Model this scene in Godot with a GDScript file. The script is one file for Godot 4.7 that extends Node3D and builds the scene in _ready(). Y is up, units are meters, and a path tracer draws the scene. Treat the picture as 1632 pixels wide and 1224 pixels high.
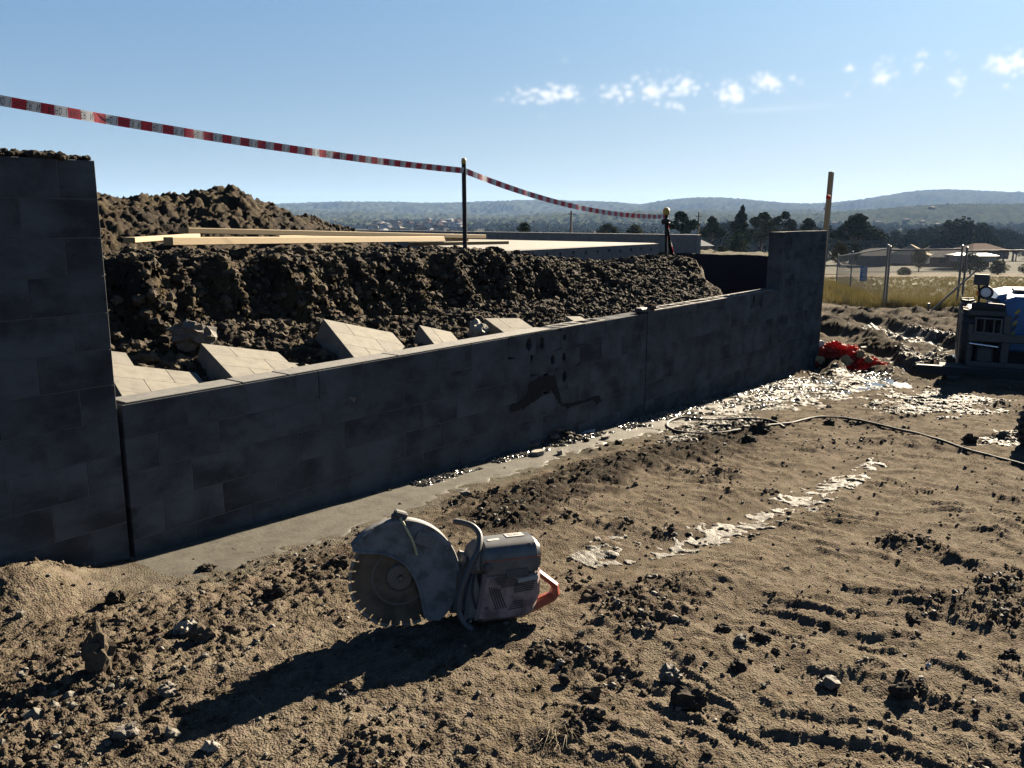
extends Node3D
# Retaining wall on a muddy building site, seen against the sun.

const EYE := 1.65            # camera height above the mud where it stands
const FPX := 1370.0          # focal length in pixels of the 1632 x 1224 photograph
const PITCH := 0.19248       # downward tilt in radians
const EXPO := 7.0
const SUN_AZ := 35.3         # degrees to the right of straight ahead
const SUN_EL := 24.1
var U := Vector3(0.61704, 0, -0.78694)   # along the wall
var V := Vector3(-0.78694, 0, -0.61704)  # through the wall, towards the bank
var O := Vector3(-2.021, 0, -4.32)       # foot of the wall joint, at height 0
const TOP := 0.695           # top of the low wall
const PITCHB := 0.185        # block course
const THICK := 0.185

var M := {}
var T := {}
var rng := RandomNumberGenerator.new()
var na := FastNoiseLite.new()
var nb := FastNoiseLite.new()
var nc := FastNoiseLite.new()
var nd := FastNoiseLite.new()
var ne := FastNoiseLite.new()
var blocks := {}

# ---------------------------------------------------------------- mesh builder
class MB:
	var v := PackedVector3Array()
	var n := PackedVector3Array()
	var c := PackedColorArray()
	var uv := PackedVector2Array()
	var ix := PackedInt32Array()
	var col := Color(1, 1, 1)
	var use_col := false
	var use_uv := false
	func vert(p: Vector3, nn: Vector3, t := Vector2.ZERO) -> int:
		v.push_back(p); n.push_back(nn)
		if use_col: c.push_back(col)
		if use_uv: uv.push_back(t)
		return v.size() - 1
	func tri(a: Vector3, b: Vector3, d: Vector3) -> void:   # counter-clockwise seen from outside
		var nn := (b - a).cross(d - a)
		if nn.length_squared() < 1e-18: return
		nn = nn.normalized()
		var i := vert(a, nn); vert(b, nn); vert(d, nn)
		ix.push_back(i); ix.push_back(i + 2); ix.push_back(i + 1)
	func tri_out(a: Vector3, b: Vector3, d: Vector3, mid: Vector3) -> void:
		if (b - a).cross(d - a).dot((a + b + d) / 3.0 - mid) < 0: tri(a, d, b)
		else: tri(a, b, d)
	func quad(a: Vector3, b: Vector3, d: Vector3, e: Vector3) -> void:
		tri(a, b, d); tri(a, d, e)
	func smooth_tri(i: int, j: int, k: int) -> void:        # counter-clockwise
		ix.push_back(i); ix.push_back(k); ix.push_back(j)
	func box(xf: Transform3D, s: Vector3, bev := 0.004) -> void:
		var h := s * 0.5
		bev = minf(bev, minf(h.x, minf(h.y, h.z)) * 0.45)
		var mid := xf.origin
		var pt := func(sg: Vector3, a: int) -> Vector3:
			var q := Vector3((h.x - bev) * sg.x, (h.y - bev) * sg.y, (h.z - bev) * sg.z)
			q[a] = h[a] * sg[a]
			return xf * q
		for a in 3:
			var b := (a + 1) % 3
			var d := (a + 2) % 3
			for s1 in [-1.0, 1.0]:
				var k := []
				for w in [[-1, -1], [1, -1], [1, 1], [-1, 1]]:
					var sg := Vector3.ZERO
					sg[a] = s1; sg[b] = w[0]; sg[d] = w[1]
					k.append(pt.call(sg, a))
				tri_out(k[0], k[1], k[2], mid); tri_out(k[0], k[2], k[3], mid)
				for s2 in [-1.0, 1.0]:
					var g0 := Vector3.ZERO
					g0[a] = s1; g0[b] = s2; g0[d] = -1.0
					var g1 := g0; g1[d] = 1.0
					var p0: Vector3 = pt.call(g0, a); var p1: Vector3 = pt.call(g1, a)
					var q0: Vector3 = pt.call(g0, b); var q1: Vector3 = pt.call(g1, b)
					tri_out(p0, p1, q1, mid); tri_out(p0, q1, q0, mid)
		for sx in [-1.0, 1.0]:
			for sy in [-1.0, 1.0]:
				for sz in [-1.0, 1.0]:
					var g := Vector3(sx, sy, sz)
					tri_out(pt.call(g, 0), pt.call(g, 1), pt.call(g, 2), mid)
	func bar(p: Vector3, q: Vector3, w: float, h: float, up := Vector3.UP, bev := 0.003) -> void:
		var z := (q - p).normalized()
		var x := up.cross(z)
		if x.length() < 0.01: x = Vector3.RIGHT.cross(z)
		x = x.normalized()
		box(Transform3D(Basis(x, z.cross(x), z), (p + q) * 0.5), Vector3(w, h, p.distance_to(q)), bev)
	func prism(poly: PackedVector2Array, z0: float, z1: float, bev: float, xf := Transform3D.IDENTITY) -> void:
		if Geometry2D.is_polygon_clockwise(poly): poly.reverse()
		# Godot counts clockwise with y down, so the order is checked by area
		var area := 0.0
		var m := poly.size()
		for i in m: area += poly[i].cross(poly[(i + 1) % m])
		if area < 0: poly.reverse()
		var en: Array[Vector2] = []
		for i in m:
			var e := (poly[(i + 1) % m] - poly[i]).normalized()
			en.append(Vector2(e.y, -e.x))
		var ins := PackedVector2Array()
		for i in m:
			var a: Vector2 = en[(i + m - 1) % m]
			var b: Vector2 = en[i]
			var s := (a + b)
			s = s / maxf(s.length_squared() * 0.5, 0.3)
			ins.push_back(poly[i] - s * bev)
		var tr := Geometry2D.triangulate_polygon(ins)
		for k in range(0, tr.size(), 3):
			var a := ins[tr[k]]; var b := ins[tr[k + 1]]; var d := ins[tr[k + 2]]
			if (b - a).cross(d - a) < 0:
				var w := b; b = d; d = w
			tri(xf * Vector3(a.x, a.y, z1), xf * Vector3(b.x, b.y, z1), xf * Vector3(d.x, d.y, z1))
			tri(xf * Vector3(a.x, a.y, z0), xf * Vector3(d.x, d.y, z0), xf * Vector3(b.x, b.y, z0))
		var rings := [[ins, z0, -1.0], [poly, z0 + bev, 0.0], [poly, z1 - bev, 0.0], [ins, z1, 1.0]]
		for r in 3:
			if bev <= 0.0 and r != 1: continue
			for i in m:
				var j := (i + 1) % m
				var na_: Vector2 = en[i]; var nb_: Vector2 = en[i]
				if en[(i + m - 1) % m].dot(en[i]) > 0.8: na_ = (en[(i + m - 1) % m] + en[i]).normalized()
				if en[j].dot(en[i]) > 0.8: nb_ = (en[j] + en[i]).normalized()
				var tz: float = [-0.7, 0.0, 0.7][r]
				var A: Vector2 = rings[r][0][i]; var B: Vector2 = rings[r][0][j]
				var D: Vector2 = rings[r + 1][0][j]; var E: Vector2 = rings[r + 1][0][i]
				var n1 := (xf.basis * Vector3(na_.x, na_.y, tz)).normalized()
				var n2 := (xf.basis * Vector3(nb_.x, nb_.y, tz)).normalized()
				var q := vert(xf * Vector3(A.x, A.y, rings[r][1]), n1)
				vert(xf * Vector3(B.x, B.y, rings[r][1]), n2)
				vert(xf * Vector3(D.x, D.y, rings[r + 1][1]), n2)
				vert(xf * Vector3(E.x, E.y, rings[r + 1][1]), n1)
				smooth_tri(q, q + 1, q + 2); smooth_tri(q, q + 2, q + 3)
	func tube(p: Array, r: float, seg := 8, r1 := -1.0) -> void:
		if r1 < 0: r1 = r
		var m := p.size()
		var t: Vector3 = (p[1] - p[0]).normalized()
		var x := Vector3.UP.cross(t)
		if x.length() < 0.1: x = Vector3.RIGHT.cross(t)
		x = x.normalized()
		var base := v.size()
		for i in m:
			var tt: Vector3 = (p[mini(i + 1, m - 1)] - p[maxi(i - 1, 0)]).normalized()
			x = (x - tt * x.dot(tt)).normalized()
			var y := tt.cross(x)
			var rr := lerpf(r, r1, float(i) / (m - 1))
			for k in seg:
				var a := TAU * k / seg
				var d := x * cos(a) + y * sin(a)
				vert(p[i] + d * rr, d)
		for i in m - 1:
			for k in seg:
				var a := base + i * seg + k
				var b := base + i * seg + (k + 1) % seg
				smooth_tri(a, b, b + seg); smooth_tri(a, b + seg, a + seg)
		for e in [0, m - 1]:
			var tn: Vector3 = (p[1] - p[0]).normalized() * -1.0 if e == 0 else (p[m - 1] - p[m - 2]).normalized()
			var q := vert(p[e], tn)
			for k in seg: vert(v[base + e * seg + k], tn)
			for k in seg:
				if e == 0: smooth_tri(q, q + 1 + (k + 1) % seg, q + 1 + k)
				else: smooth_tri(q, q + 1 + k, q + 1 + (k + 1) % seg)
	func lathe(prof: Array, seg: int, xf := Transform3D.IDENTITY) -> void:   # profile (radius, height), axis y
		for i in prof.size() - 1:
			var a: Vector2 = prof[i]
			var b: Vector2 = prof[i + 1]
			var d := (b - a).normalized()
			var base := v.size()
			for k in seg + 1:
				var an := TAU * k / seg
				var rad := Vector3(cos(an), 0, -sin(an))
				var nn := (xf.basis * (rad * d.y - Vector3.UP * d.x)).normalized()
				vert(xf * (rad * a.x + Vector3.UP * a.y), nn)
				vert(xf * (rad * b.x + Vector3.UP * b.y), nn)
			for k in seg:
				var q := base + 2 * k
				smooth_tri(q, q + 2, q + 3); smooth_tri(q, q + 3, q + 1)
	func rock(xf: Transform3D, noise: FastNoiseLite, rough: float, seed_off: float, sub := 2) -> void:
		var t := (1.0 + sqrt(5.0)) / 2.0
		var p: Array[Vector3] = []
		for q in [[-1, t, 0], [1, t, 0], [-1, -t, 0], [1, -t, 0], [0, -1, t], [0, 1, t], [0, -1, -t], [0, 1, -t], [t, 0, -1], [t, 0, 1], [-t, 0, -1], [-t, 0, 1]]:
			p.append(Vector3(q[0], q[1], q[2]).normalized())
		var f: Array = [[0, 11, 5], [0, 5, 1], [0, 1, 7], [0, 7, 10], [0, 10, 11], [1, 5, 9], [5, 11, 4], [11, 10, 2], [10, 7, 6], [7, 1, 8], [3, 9, 4], [3, 4, 2], [3, 2, 6], [3, 6, 8], [3, 8, 9], [4, 9, 5], [2, 4, 11], [6, 2, 10], [8, 6, 7], [9, 8, 1]]
		for s in sub - 1:
			var g := []
			var mid := {}
			for w in f:
				var e := []
				for k in 3:
					var a: int = w[k]; var b: int = w[(k + 1) % 3]
					var key := mini(a, b) * 100000 + maxi(a, b)
					if not mid.has(key):
						p.append(((p[a] + p[b]) * 0.5).normalized()); mid[key] = p.size() - 1
					e.append(mid[key])
				g.append([w[0], e[0], e[2]]); g.append([w[1], e[1], e[0]]); g.append([w[2], e[2], e[1]]); g.append([e[0], e[1], e[2]])
			f = g
		var w2: Array[Vector3] = []
		for q in p:
			var k := 1.0 + rough * (noise.get_noise_3d(q.x * 1.1 + seed_off, q.y * 1.1, q.z * 1.1) * 1.3 + noise.get_noise_3d(q.x * 2.9, q.y * 2.9 + seed_off, q.z * 2.9) * 0.7)
			if sub >= 5: k -= 0.30 * absf(noise.get_noise_3d(q.x * 4.0, q.y * 4.0 + seed_off, q.z * 4.0)) + 0.12 * absf(noise.get_noise_3d(q.x * 9.0, q.y * 9.0, q.z * 9.0 + seed_off))
			w2.append(xf * (q * k))
		for w in f: tri_out(w2[w[0]], w2[w[1]], w2[w[2]], xf.origin)
	func mesh() -> ArrayMesh:
		var a := []
		a.resize(Mesh.ARRAY_MAX)
		a[Mesh.ARRAY_VERTEX] = v; a[Mesh.ARRAY_NORMAL] = n; a[Mesh.ARRAY_INDEX] = ix
		if use_col: a[Mesh.ARRAY_COLOR] = c
		if use_uv: a[Mesh.ARRAY_TEX_UV] = uv
		var m := ArrayMesh.new()
		m.add_surface_from_arrays(Mesh.PRIMITIVE_TRIANGLES, a)
		return m

# ---------------------------------------------------------------- naming
func put(parent: Node, o: Node3D, called: String) -> void:
	var used: Dictionary = parent.get_meta("_used") if parent.has_meta("_used") else {}
	var k: int = used.get(called, 0)
	used[called] = k + 1
	parent.set_meta("_used", used)
	o.name = called if k == 0 else "%s_%03d" % [called, k]
	parent.add_child(o, true)
func tag(o: Node, label: String, category: String, group := "") -> void:
	o.set_meta("label", label); o.set_meta("category", category)
	if group != "": o.set_meta("group", group)
func thing(called: String, label: String, category: String, xf := Transform3D.IDENTITY, group := "") -> Node3D:
	var o := Node3D.new()
	put(self, o, called)
	o.transform = xf
	tag(o, label, category, group)
	return o
func part(parent: Node, called: String, mesh: Mesh, m: Material, xf := Transform3D.IDENTITY) -> MeshInstance3D:
	var o := MeshInstance3D.new()
	o.mesh = mesh
	o.material_override = m
	put(parent, o, called)
	o.transform = xf
	return o
func setting(called: String, mesh: Mesh, m: Material, kind := "structure") -> MeshInstance3D:
	var o := part(self, called, mesh, m)
	o.set_meta("kind", kind)
	return o
func scatter(called: String, mesh: Mesh, m: Material, xfs: Array, parent: Node = self) -> MultiMeshInstance3D:
	var mm := MultiMesh.new()
	mm.transform_format = MultiMesh.TRANSFORM_3D
	mm.mesh = mesh
	mm.instance_count = xfs.size()
	for i in xfs.size(): mm.set_instance_transform(i, xfs[i])
	var o := MultiMeshInstance3D.new()
	o.multimesh = mm
	o.material_override = m
	put(parent, o, called)
	o.set_meta("kind", "stuff")
	return o

# ---------------------------------------------------------------- places
func ray(x: float, y: float) -> Vector3:
	var cx := (x - 816.0) / FPX
	var cy := -(y - 612.0) / FPX
	return Vector3(cx, cy * cos(PITCH) - sin(PITCH), -(cos(PITCH) + cy * sin(PITCH)))
func at_height(x: float, y: float, h: float) -> Vector3:
	var d := ray(x, y)
	return Vector3(0, EYE, 0) + d * ((h - EYE) / d.y)
func on_ground(x: float, y: float) -> Vector3:
	var h := 0.0
	for i in 50: h = h * 0.5 + 0.5 * lay(at_height(x, y, h).x, at_height(x, y, h).z)
	var p := at_height(x, y, h)
	return Vector3(p.x, lay(p.x, p.z), p.z)
func behind_wall(x: float, y: float, v: float) -> Vector3:      # where the line of sight meets the upright plane v metres behind the wall face
	var d := ray(x, y)
	var c := Vector3(0, EYE, 0)
	return c + d * ((O + V * v - c).dot(V) / d.dot(V))
func at_depth(x: float, y: float, d: float) -> Vector3:
	var r := ray(x, y)
	return Vector3(0, EYE, 0) + r * (d / -r.z)
func W(u: float, h: float, v: float) -> Vector3:
	return O + U * u + V * v + Vector3.UP * h
func wall_frame() -> Transform3D:
	return Transform3D(Basis(U, Vector3.UP, -V), O)
func pix(p: Vector3) -> Vector2:
	var q := p - Vector3(0, EYE, 0)
	var f := -q.z * cos(PITCH) - q.y * sin(PITCH)
	var up := -q.z * sin(PITCH) + q.y * cos(PITCH)
	return Vector2(816 + FPX * q.x / f, 612 - FPX * up / f)

# lie of the land: flat round the camera, then an even fall of about three degrees
func fall(d: float) -> float:
	if d < 2.0: return 0.0
	if d < 4.0: return (d - 2.0) * (d - 2.0) * 0.25
	return d - 3.0
func lay(x: float, z: float) -> float:
	var q := Vector3(x, 0, z) - O
	var v := q.dot(V)
	var u := q.dot(U)
	var h := -0.055 * fall(-z)
	if u < 12.0: h -= 0.06 * smoothstep(-1.3, -0.35, v) * (1.0 - smoothstep(10.5, 12.0, u))
	# wheel rut that runs beside the wall
	var rv := -2.25 - 0.11 * (u - 1.4) + 0.06 * (u - 1.4) * maxf(0, u - 3.0)
	if u > 0.6 and u < 7.0:
		var k := (v - rv) / 0.15
		h -= 0.03 * exp(-k * k) * smoothstep(0.6, 1.4, u) * (1.0 - smoothstep(5.0, 7.0, u))
	# churned ridge between the rut and the slurry
	var rk := (v + 1.15 + 0.1 * sin(u * 1.7)) / 0.28
	h += 0.055 * exp(-rk * rk) * smoothstep(1.2, 1.9, u) * (1.0 - smoothstep(4.6, 5.6, u)) * (0.6 + 0.4 * sin(u * 2.3 + 1.0))
	# spoil at the foot of the tall wall
	var m := Vector2(x + 2.3, z + 3.75)
	h += 0.16 * exp(-m.length_squared() / 0.07)
	return h
func rut_near(u: float, v: float) -> float:
	if u < 0.6 or u > 7.0: return 0.0
	var rv := -2.25 - 0.11 * (u - 1.4) + 0.06 * (u - 1.4) * maxf(0, u - 3.0)
	var k := (v - rv) / 0.20
	return exp(-k * k) * smoothstep(0.6, 1.4, u) * (1.0 - smoothstep(5.0, 7.0, u))
func lumps(n: FastNoiseLite, x: float, z: float, f: float, r: float) -> float:   # little domes round the cell centres
	var t := (n.get_noise_2d(x * f, z * f) + 1.0) / r
	return 0.72 * r * maxf(0.0, 1.0 - t * t)
func clump(x: float, z: float) -> float:     # how broken up the mud is, 0 to 1
	var q := Vector3(x, 0, z) - O
	var u := q.dot(U)
	var v := q.dot(V)
	var k := smoothstep(0.12, 0.6, na.get_noise_2d(x * 0.9, z * 0.9) + 0.35 * na.get_noise_2d(x * 2.7 + 40.0, z * 2.7))
	var rk := (v + 1.15 + 0.1 * sin(u * 1.7)) / 0.3
	k = maxf(k, exp(-rk * rk) * smoothstep(1.0, 1.8, u) * (1.0 - smoothstep(5.0, 6.0, u)))
	var rl := (v + 1.1 - 0.2 * u) / 0.45
	k = maxf(k, 0.65 * exp(-rl * rl) * smoothstep(-2.2, -1.4, u) * (1.0 - smoothstep(0.4, 1.2, u)))
	return k
func slurry(u: float, v: float) -> float:   # strip of smooth cement slurry along the wall
	if u < -0.6 or u > 9.5 or v > 0.05: return 0.0
	var w := 0.62 + 0.10 * sin(u * 1.3 + 0.5) + 0.12 * na.get_noise_2d(u * 1.6, 7.0) + 0.16 * nb.get_noise_2d(u * 5.0, v * 5.0) + 0.5 * smoothstep(4.5, 8.5, u)
	return (1.0 - smoothstep(w * 0.75, w, -v)) * smoothstep(-0.6, 0.1, u) * (1.0 - smoothstep(9.0, 9.5, u))
func mud(x: float, z: float) -> float:      # height of the mud with all its lumps
	var q := Vector3(x, 0, z) - O
	var u := q.dot(U)
	var v := q.dot(V)
	var k := clump(x, z)
	var s := slurry(u, v)
	var h := lay(x, z)
	var d := -z
	var far := smoothstep(9.0, 14.0, d)
	h += 0.020 * na.get_noise_2d(x * 1.7, z * 1.7) * (1.0 - 0.7 * s)
	var wx := x + 0.03 * nb.get_noise_2d(x * 9.0, z * 9.0)
	var wz := z + 0.03 * nb.get_noise_2d(x * 9.0 + 31.0, z * 9.0)
	var keep := (1.0 - 0.92 * s) * (1.0 - 0.75 * rut_near(u, v))
	# bars pressed by tyre lugs: long across the wall's direction
	var lug := smoothstep(0.2, 1.2, u * 0.25 - v * 0.55 - 0.75) * (1.0 - far)
	if lug > 0.0:
		var b := nb.get_noise_2d(u * 7.5 + 1.5 * na.get_noise_2d(u, v), v * 2.2)
		h += lug * (1.0 - 0.8 * rut_near(u, v)) * 0.017 * (smoothstep(0.0, 0.35, b) - 0.3) * (0.35 + 0.65 * smoothstep(-0.3, 0.2, na.get_noise_2d(u * 1.8, v * 0.7 + 9.0)))
	h += keep * (0.006 + 0.050 * k) * lumps(nc, wx, wz, 9.0, 0.5) * (1.0 + 0.8 * far)
	h += keep * (0.010 + 0.034 * k) * lumps(nc, wx + 9.0, wz, 21.0, 0.55) * (1.0 + far)
	if d < 9.0: h += keep * ((0.008 + 0.016 * k) * lumps(nc, wx, wz + 5.0, 48.0, 0.6) - 0.006 * lumps(nc, wx + 3.0, wz, 33.0, 0.4))
	h += keep * 0.006 * nb.get_noise_2d(x * 26.0, z * 26.0)
	if d > 9.0:
		# deep wheel ruts on the way to the gate
		h += rut_mask(x, d) * (0.11 * rut_wave(x, z) + 0.05 * nb.get_noise_2d(x * 3.0, z * 0.8) + smoothstep(0.0, 0.6, rut_wave(x, z)) * (0.10 * lumps(nc, wx, wz, 4.5, 0.6) + 0.07 * lumps(nc, wx, wz, 9.0, 0.6)))
	return h

func rut_mask(x: float, d: float) -> float:
	return smoothstep(9.5, 13.0, d) * (1.0 - smoothstep(27.0, 30.0, d)) * smoothstep(3.6, 5.2, x - (d - 12.0) * 0.12)
func rut_wave(x: float, z: float) -> float:    # wheel ruts that run towards the gate
	var a := x + 0.19 * z + 0.5 * na.get_noise_2d(x * 0.3, z * 0.25)
	return 0.6 * sin(a * 3.6) + 0.5 * sin(a * 8.3 + 1.0) + 0.7 * nb.get_noise_2d(a * 2.6, z * 0.35)
# ---------------------------------------------------------------- materials
func tex(im: Image) -> ImageTexture:
	im.generate_mipmaps()
	return ImageTexture.create_from_image(im)
func noise_image(seed_: int, freq: float, oct: int, size := 512, kind := FastNoiseLite.TYPE_SIMPLEX_SMOOTH) -> Image:
	var n := FastNoiseLite.new()
	n.noise_type = kind
	n.seed = seed_
	n.frequency = freq
	n.fractal_octaves = oct
	n.fractal_gain = 0.6
	return n.get_seamless_image(size, size)
func ramp_tex(a: Image, b: Image, stops: Array, mixb := 0.35) -> ImageTexture:     # two noises mixed, read through a colour ramp of linear colours
	var g := Gradient.new()
	g.offsets = PackedFloat32Array(); g.colors = PackedColorArray()
	var off := PackedFloat32Array(); var cols := PackedColorArray()
	for s in stops:
		off.push_back(s[0]); cols.push_back(Color(s[1], s[2], s[3]).linear_to_srgb())
	g.offsets = off; g.colors = cols
	var lut := []
	for i in 256: lut.append(g.sample(i / 255.0))
	var w := a.get_width()
	var h := a.get_height()
	a.convert(Image.FORMAT_L8); b.convert(Image.FORMAT_L8)
	var da := a.get_data(); var db := b.get_data()
	var out := PackedByteArray()
	out.resize(w * h * 3)
	for i in w * h:
		var c: Color = lut[clampi(int(da[i] * (1.0 - mixb) + db[i] * mixb), 0, 255)]
		out[3 * i] = c.r8; out[3 * i + 1] = c.g8; out[3 * i + 2] = c.b8
	return tex(Image.create_from_data(w, h, false, Image.FORMAT_RGB8, out))
func mat(called: String, c: Color, rough: float, opts := {}) -> StandardMaterial3D:
	var m := StandardMaterial3D.new()
	m.resource_name = called
	m.albedo_color = c.linear_to_srgb()
	m.roughness = rough
	m.metallic = opts.get("metal", 0.0)
	m.metallic_specular = opts.get("spec", 0.5)
	if opts.has("tex"):
		m.albedo_texture = opts.tex
		if not opts.get("uv", false):
			m.uv1_triplanar = true
			m.uv1_world_triplanar = opts.get("world", true)
		var s: float = opts.get("scale", 1.0)
		m.uv1_scale = opts.get("scale3", Vector3(s, s, s))
	if opts.has("bump"):
		m.heightmap_enabled = true
		m.heightmap_texture = opts.bump
		m.heightmap_scale = opts.get("relief", 1.0)
		if not opts.has("tex"):
			m.uv1_triplanar = true
			m.uv1_world_triplanar = opts.get("world", true)
			var s2: float = opts.get("scale", 1.0)
			m.uv1_scale = Vector3(s2, s2, s2)
	if opts.get("vc", false): m.vertex_color_use_as_albedo = true
	if opts.has("backlight"):
		m.backlight_enabled = true
		m.backlight = opts.backlight
	if opts.get("two", false): m.cull_mode = BaseMaterial3D.CULL_DISABLED
	M[called] = m
	return m
func make_materials() -> void:
	var fine := noise_image(3, 0.035, 5, 1024)
	var coarse := noise_image(5, 0.008, 4, 1024)
	var grit := noise_image(8, 0.09, 3, 1024)
	var fine_t := tex(fine.duplicate())
	var grit_t := tex(grit.duplicate())
	T.soil = ramp_tex(coarse.duplicate(), grit.duplicate(), [[0.2, 0.45, 0.42, 0.38], [0.42, 0.8, 0.78, 0.74], [0.6, 1.0, 1.0, 1.0], [0.8, 1.0, 0.98, 0.93]], 0.45)
	T.concrete = ramp_tex(coarse.duplicate(), grit.duplicate(), [[0.2, 0.62, 0.62, 0.62], [0.45, 0.85, 0.85, 0.85], [0.7, 1.0, 1.0, 1.0], [0.9, 1.0, 1.0, 0.98]], 0.35)
	T.blotch = ramp_tex(noise_image(31, 0.006, 5, 1024), grit.duplicate(), [[0.25, 0.45, 0.44, 0.43], [0.45, 0.75, 0.74, 0.73], [0.65, 1.0, 1.0, 1.0]], 0.15)
	T.veg = ramp_tex(fine.duplicate(), coarse.duplicate(), [[0.2, 0.45, 0.5, 0.4], [0.5, 0.85, 0.85, 0.75], [0.75, 1.0, 1.0, 1.0]], 0.4)
	T.dirt = ramp_tex(fine.duplicate(), grit.duplicate(), [[0.25, 0.35, 0.33, 0.30], [0.45, 0.75, 0.72, 0.68], [0.7, 1.0, 1.0, 1.0]], 0.3)
	mat("mud", Color(1, 1, 1), 1.0, {tex = T.soil, scale = 0.9, bump = grit_t, relief = 1.1, vc = true, spec = 0.08})
	mat("field", Color(1, 1, 1), 1.0, {tex = T.veg, scale = 0.11, vc = true, spec = 0.1})
	mat("slurry", Color(0.0629, 0.0599, 0.0518), 0.42, {tex = T.concrete, scale = 0.8, bump = fine_t, relief = 0.15, spec = 0.5})
	mat("wet_mud", Color(0.037, 0.034, 0.0281), 0.70, {tex = T.soil, scale = 1.3, bump = grit_t, relief = 0.8, spec = 0.35})
	mat("water", Color(0.0431, 0.0398, 0.0348), 0.05, {bump = fine_t, scale = 0.7, relief = 0.12, spec = 0.6})
	mat("bank", Color(1, 1, 1), 1.0, {tex = T.dirt, scale = 1.1, bump = grit_t, relief = 1.2, vc = true, spec = 0.2})
	mat("clod", Color(0.0703, 0.0585, 0.0444), 0.95, {tex = T.dirt, scale = 2.0, bump = grit_t, relief = 0.4, spec = 0.2})
	mat("dark_clod", Color(0.037, 0.0318, 0.0259), 0.95, {tex = T.dirt, scale = 2.0, bump = grit_t, relief = 0.4, spec = 0.2})
	mat("gravel", Color(0.0795, 0.073, 0.0613), 0.8, {tex = T.concrete, scale = 3.0, spec = 0.4})
	mat("wet_gravel", Color(0.0518, 0.0488, 0.0429), 0.22, {tex = T.concrete, scale = 3.0, spec = 0.5})
	mat("stone", Color(0.073, 0.063, 0.0531), 0.85, {tex = T.concrete, scale = 2.5, bump = grit_t, relief = 0.3})
	mat("pale_stone", Color(0.1658, 0.1525, 0.1259), 0.8, {tex = T.concrete, scale = 2.5, bump = grit_t, relief = 0.2})
	for k in 4:
		var g: float = [0.064, 0.070, 0.058, 0.066][k]
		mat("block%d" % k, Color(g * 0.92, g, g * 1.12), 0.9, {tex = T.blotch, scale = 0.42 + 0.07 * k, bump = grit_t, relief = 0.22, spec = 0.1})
	mat("mortar", Color(0.080, 0.080, 0.079), 0.95, {tex = T.concrete, scale = 1.7, spec = 0.2})
	mat("cap", Color(0.0699, 0.0689, 0.0673), 0.9, {tex = T.concrete, scale = 1.3, bump = grit_t, relief = 0.3})
	mat("damp", Color(0.024, 0.0242, 0.025), 0.95, {tex = T.concrete, scale = 2.5, spec = 0.05})
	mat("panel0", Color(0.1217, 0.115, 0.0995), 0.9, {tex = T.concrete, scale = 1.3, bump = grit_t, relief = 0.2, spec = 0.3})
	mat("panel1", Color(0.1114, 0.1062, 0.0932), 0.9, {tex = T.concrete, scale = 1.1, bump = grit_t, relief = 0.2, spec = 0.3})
	mat("slab", Color(0.1326, 0.1276, 0.116), 0.85, {tex = T.concrete, scale = 0.6, spec = 0.3})
	mat("slab_edge", Color(0.128, 0.1312, 0.1344), 0.9, {tex = T.concrete, scale = 1.1, spec = 0.3})
	mat("membrane", Color(0.012, 0.013, 0.016), 0.75, {spec = 0.2})
	# timber: long stretched grain
	T.wood = ramp_tex(noise_image(21, 0.03, 4), noise_image(22, 0.12, 2), [[0.2, 0.62, 0.5, 0.34], [0.5, 0.86, 0.76, 0.58], [0.8, 1.0, 0.95, 0.82]], 0.3)
	mat("pine", Color(0.2056, 0.1658, 0.1061), 0.8, {tex = T.wood, scale3 = Vector3(14, 14, 0.5), world = false})
	mat("stake", Color(0.36, 0.275, 0.185), 0.85, {tex = T.wood, scale3 = Vector3(14, 0.6, 14), world = false})
	mat("black_steel", Color(0.02, 0.02, 0.022), 0.8, {metal = 0.3})
	mat("yellow_cap", Color(0.2605, 0.1705, 0.0237), 0.5)
	mat("galv", Color(0.1127, 0.116, 0.1194), 0.45, {metal = 0.7, tex = T.concrete, scale = 3.0})
	mat("wire", Color(0.192, 0.1984, 0.2048), 0.5, {metal = 0.6})
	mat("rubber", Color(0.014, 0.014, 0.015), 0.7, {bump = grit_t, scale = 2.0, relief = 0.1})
	mat("hose", Color(0.014, 0.0145, 0.015), 0.8, {tex = T.concrete, scale = 4.0})
	# saw
	mat("guard_grey", Color(0.1088, 0.112, 0.1184), 0.75, {tex = T.blotch, scale = 1.6, bump = grit_t, relief = 0.05, world = false})
	mat("blade", Color(0.085, 0.062, 0.044), 0.55, {metal = 0.35, tex = T.blotch, scale = 1.2, world = false})
	mat("blade_hub", Color(0.1088, 0.1024, 0.096), 0.5, {metal = 0.5, tex = T.dirt, scale = 4.0, world = false})
	mat("segment", Color(0.1194, 0.1094, 0.0961), 0.6, {metal = 0.3})
	mat("cover", Color(0.064, 0.0672, 0.0704), 0.42, {tex = T.blotch, scale = 1.3, world = false})
	mat("casing", Color(0.1865, 0.1295, 0.1217), 0.75, {tex = T.blotch, scale = 1.9, world = false})
	mat("orange_red", Color(0.2056, 0.0348, 0.0166), 0.45, {tex = T.concrete, scale = 3.0, world = false})
	mat("dust_grey", Color(0.128, 0.1248, 0.1216), 0.8, {tex = T.dirt, scale = 3.0, world = false})
	mat("label_white", Color(0.2056, 0.2056, 0.1989), 0.6, {tex = T.concrete, scale = 5.0, world = false})
	mat("grip", Color(0.035, 0.037, 0.04), 0.6, {tex = T.concrete, scale = 3.0, world = false})
	mat("clear_hose", Color(0.2688, 0.256, 0.1536), 0.3)
	# loader
	mat("blue_paint", Color(0.013, 0.095, 0.25), 0.55, {tex = T.concrete, scale = 0.8, world = false})
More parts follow.
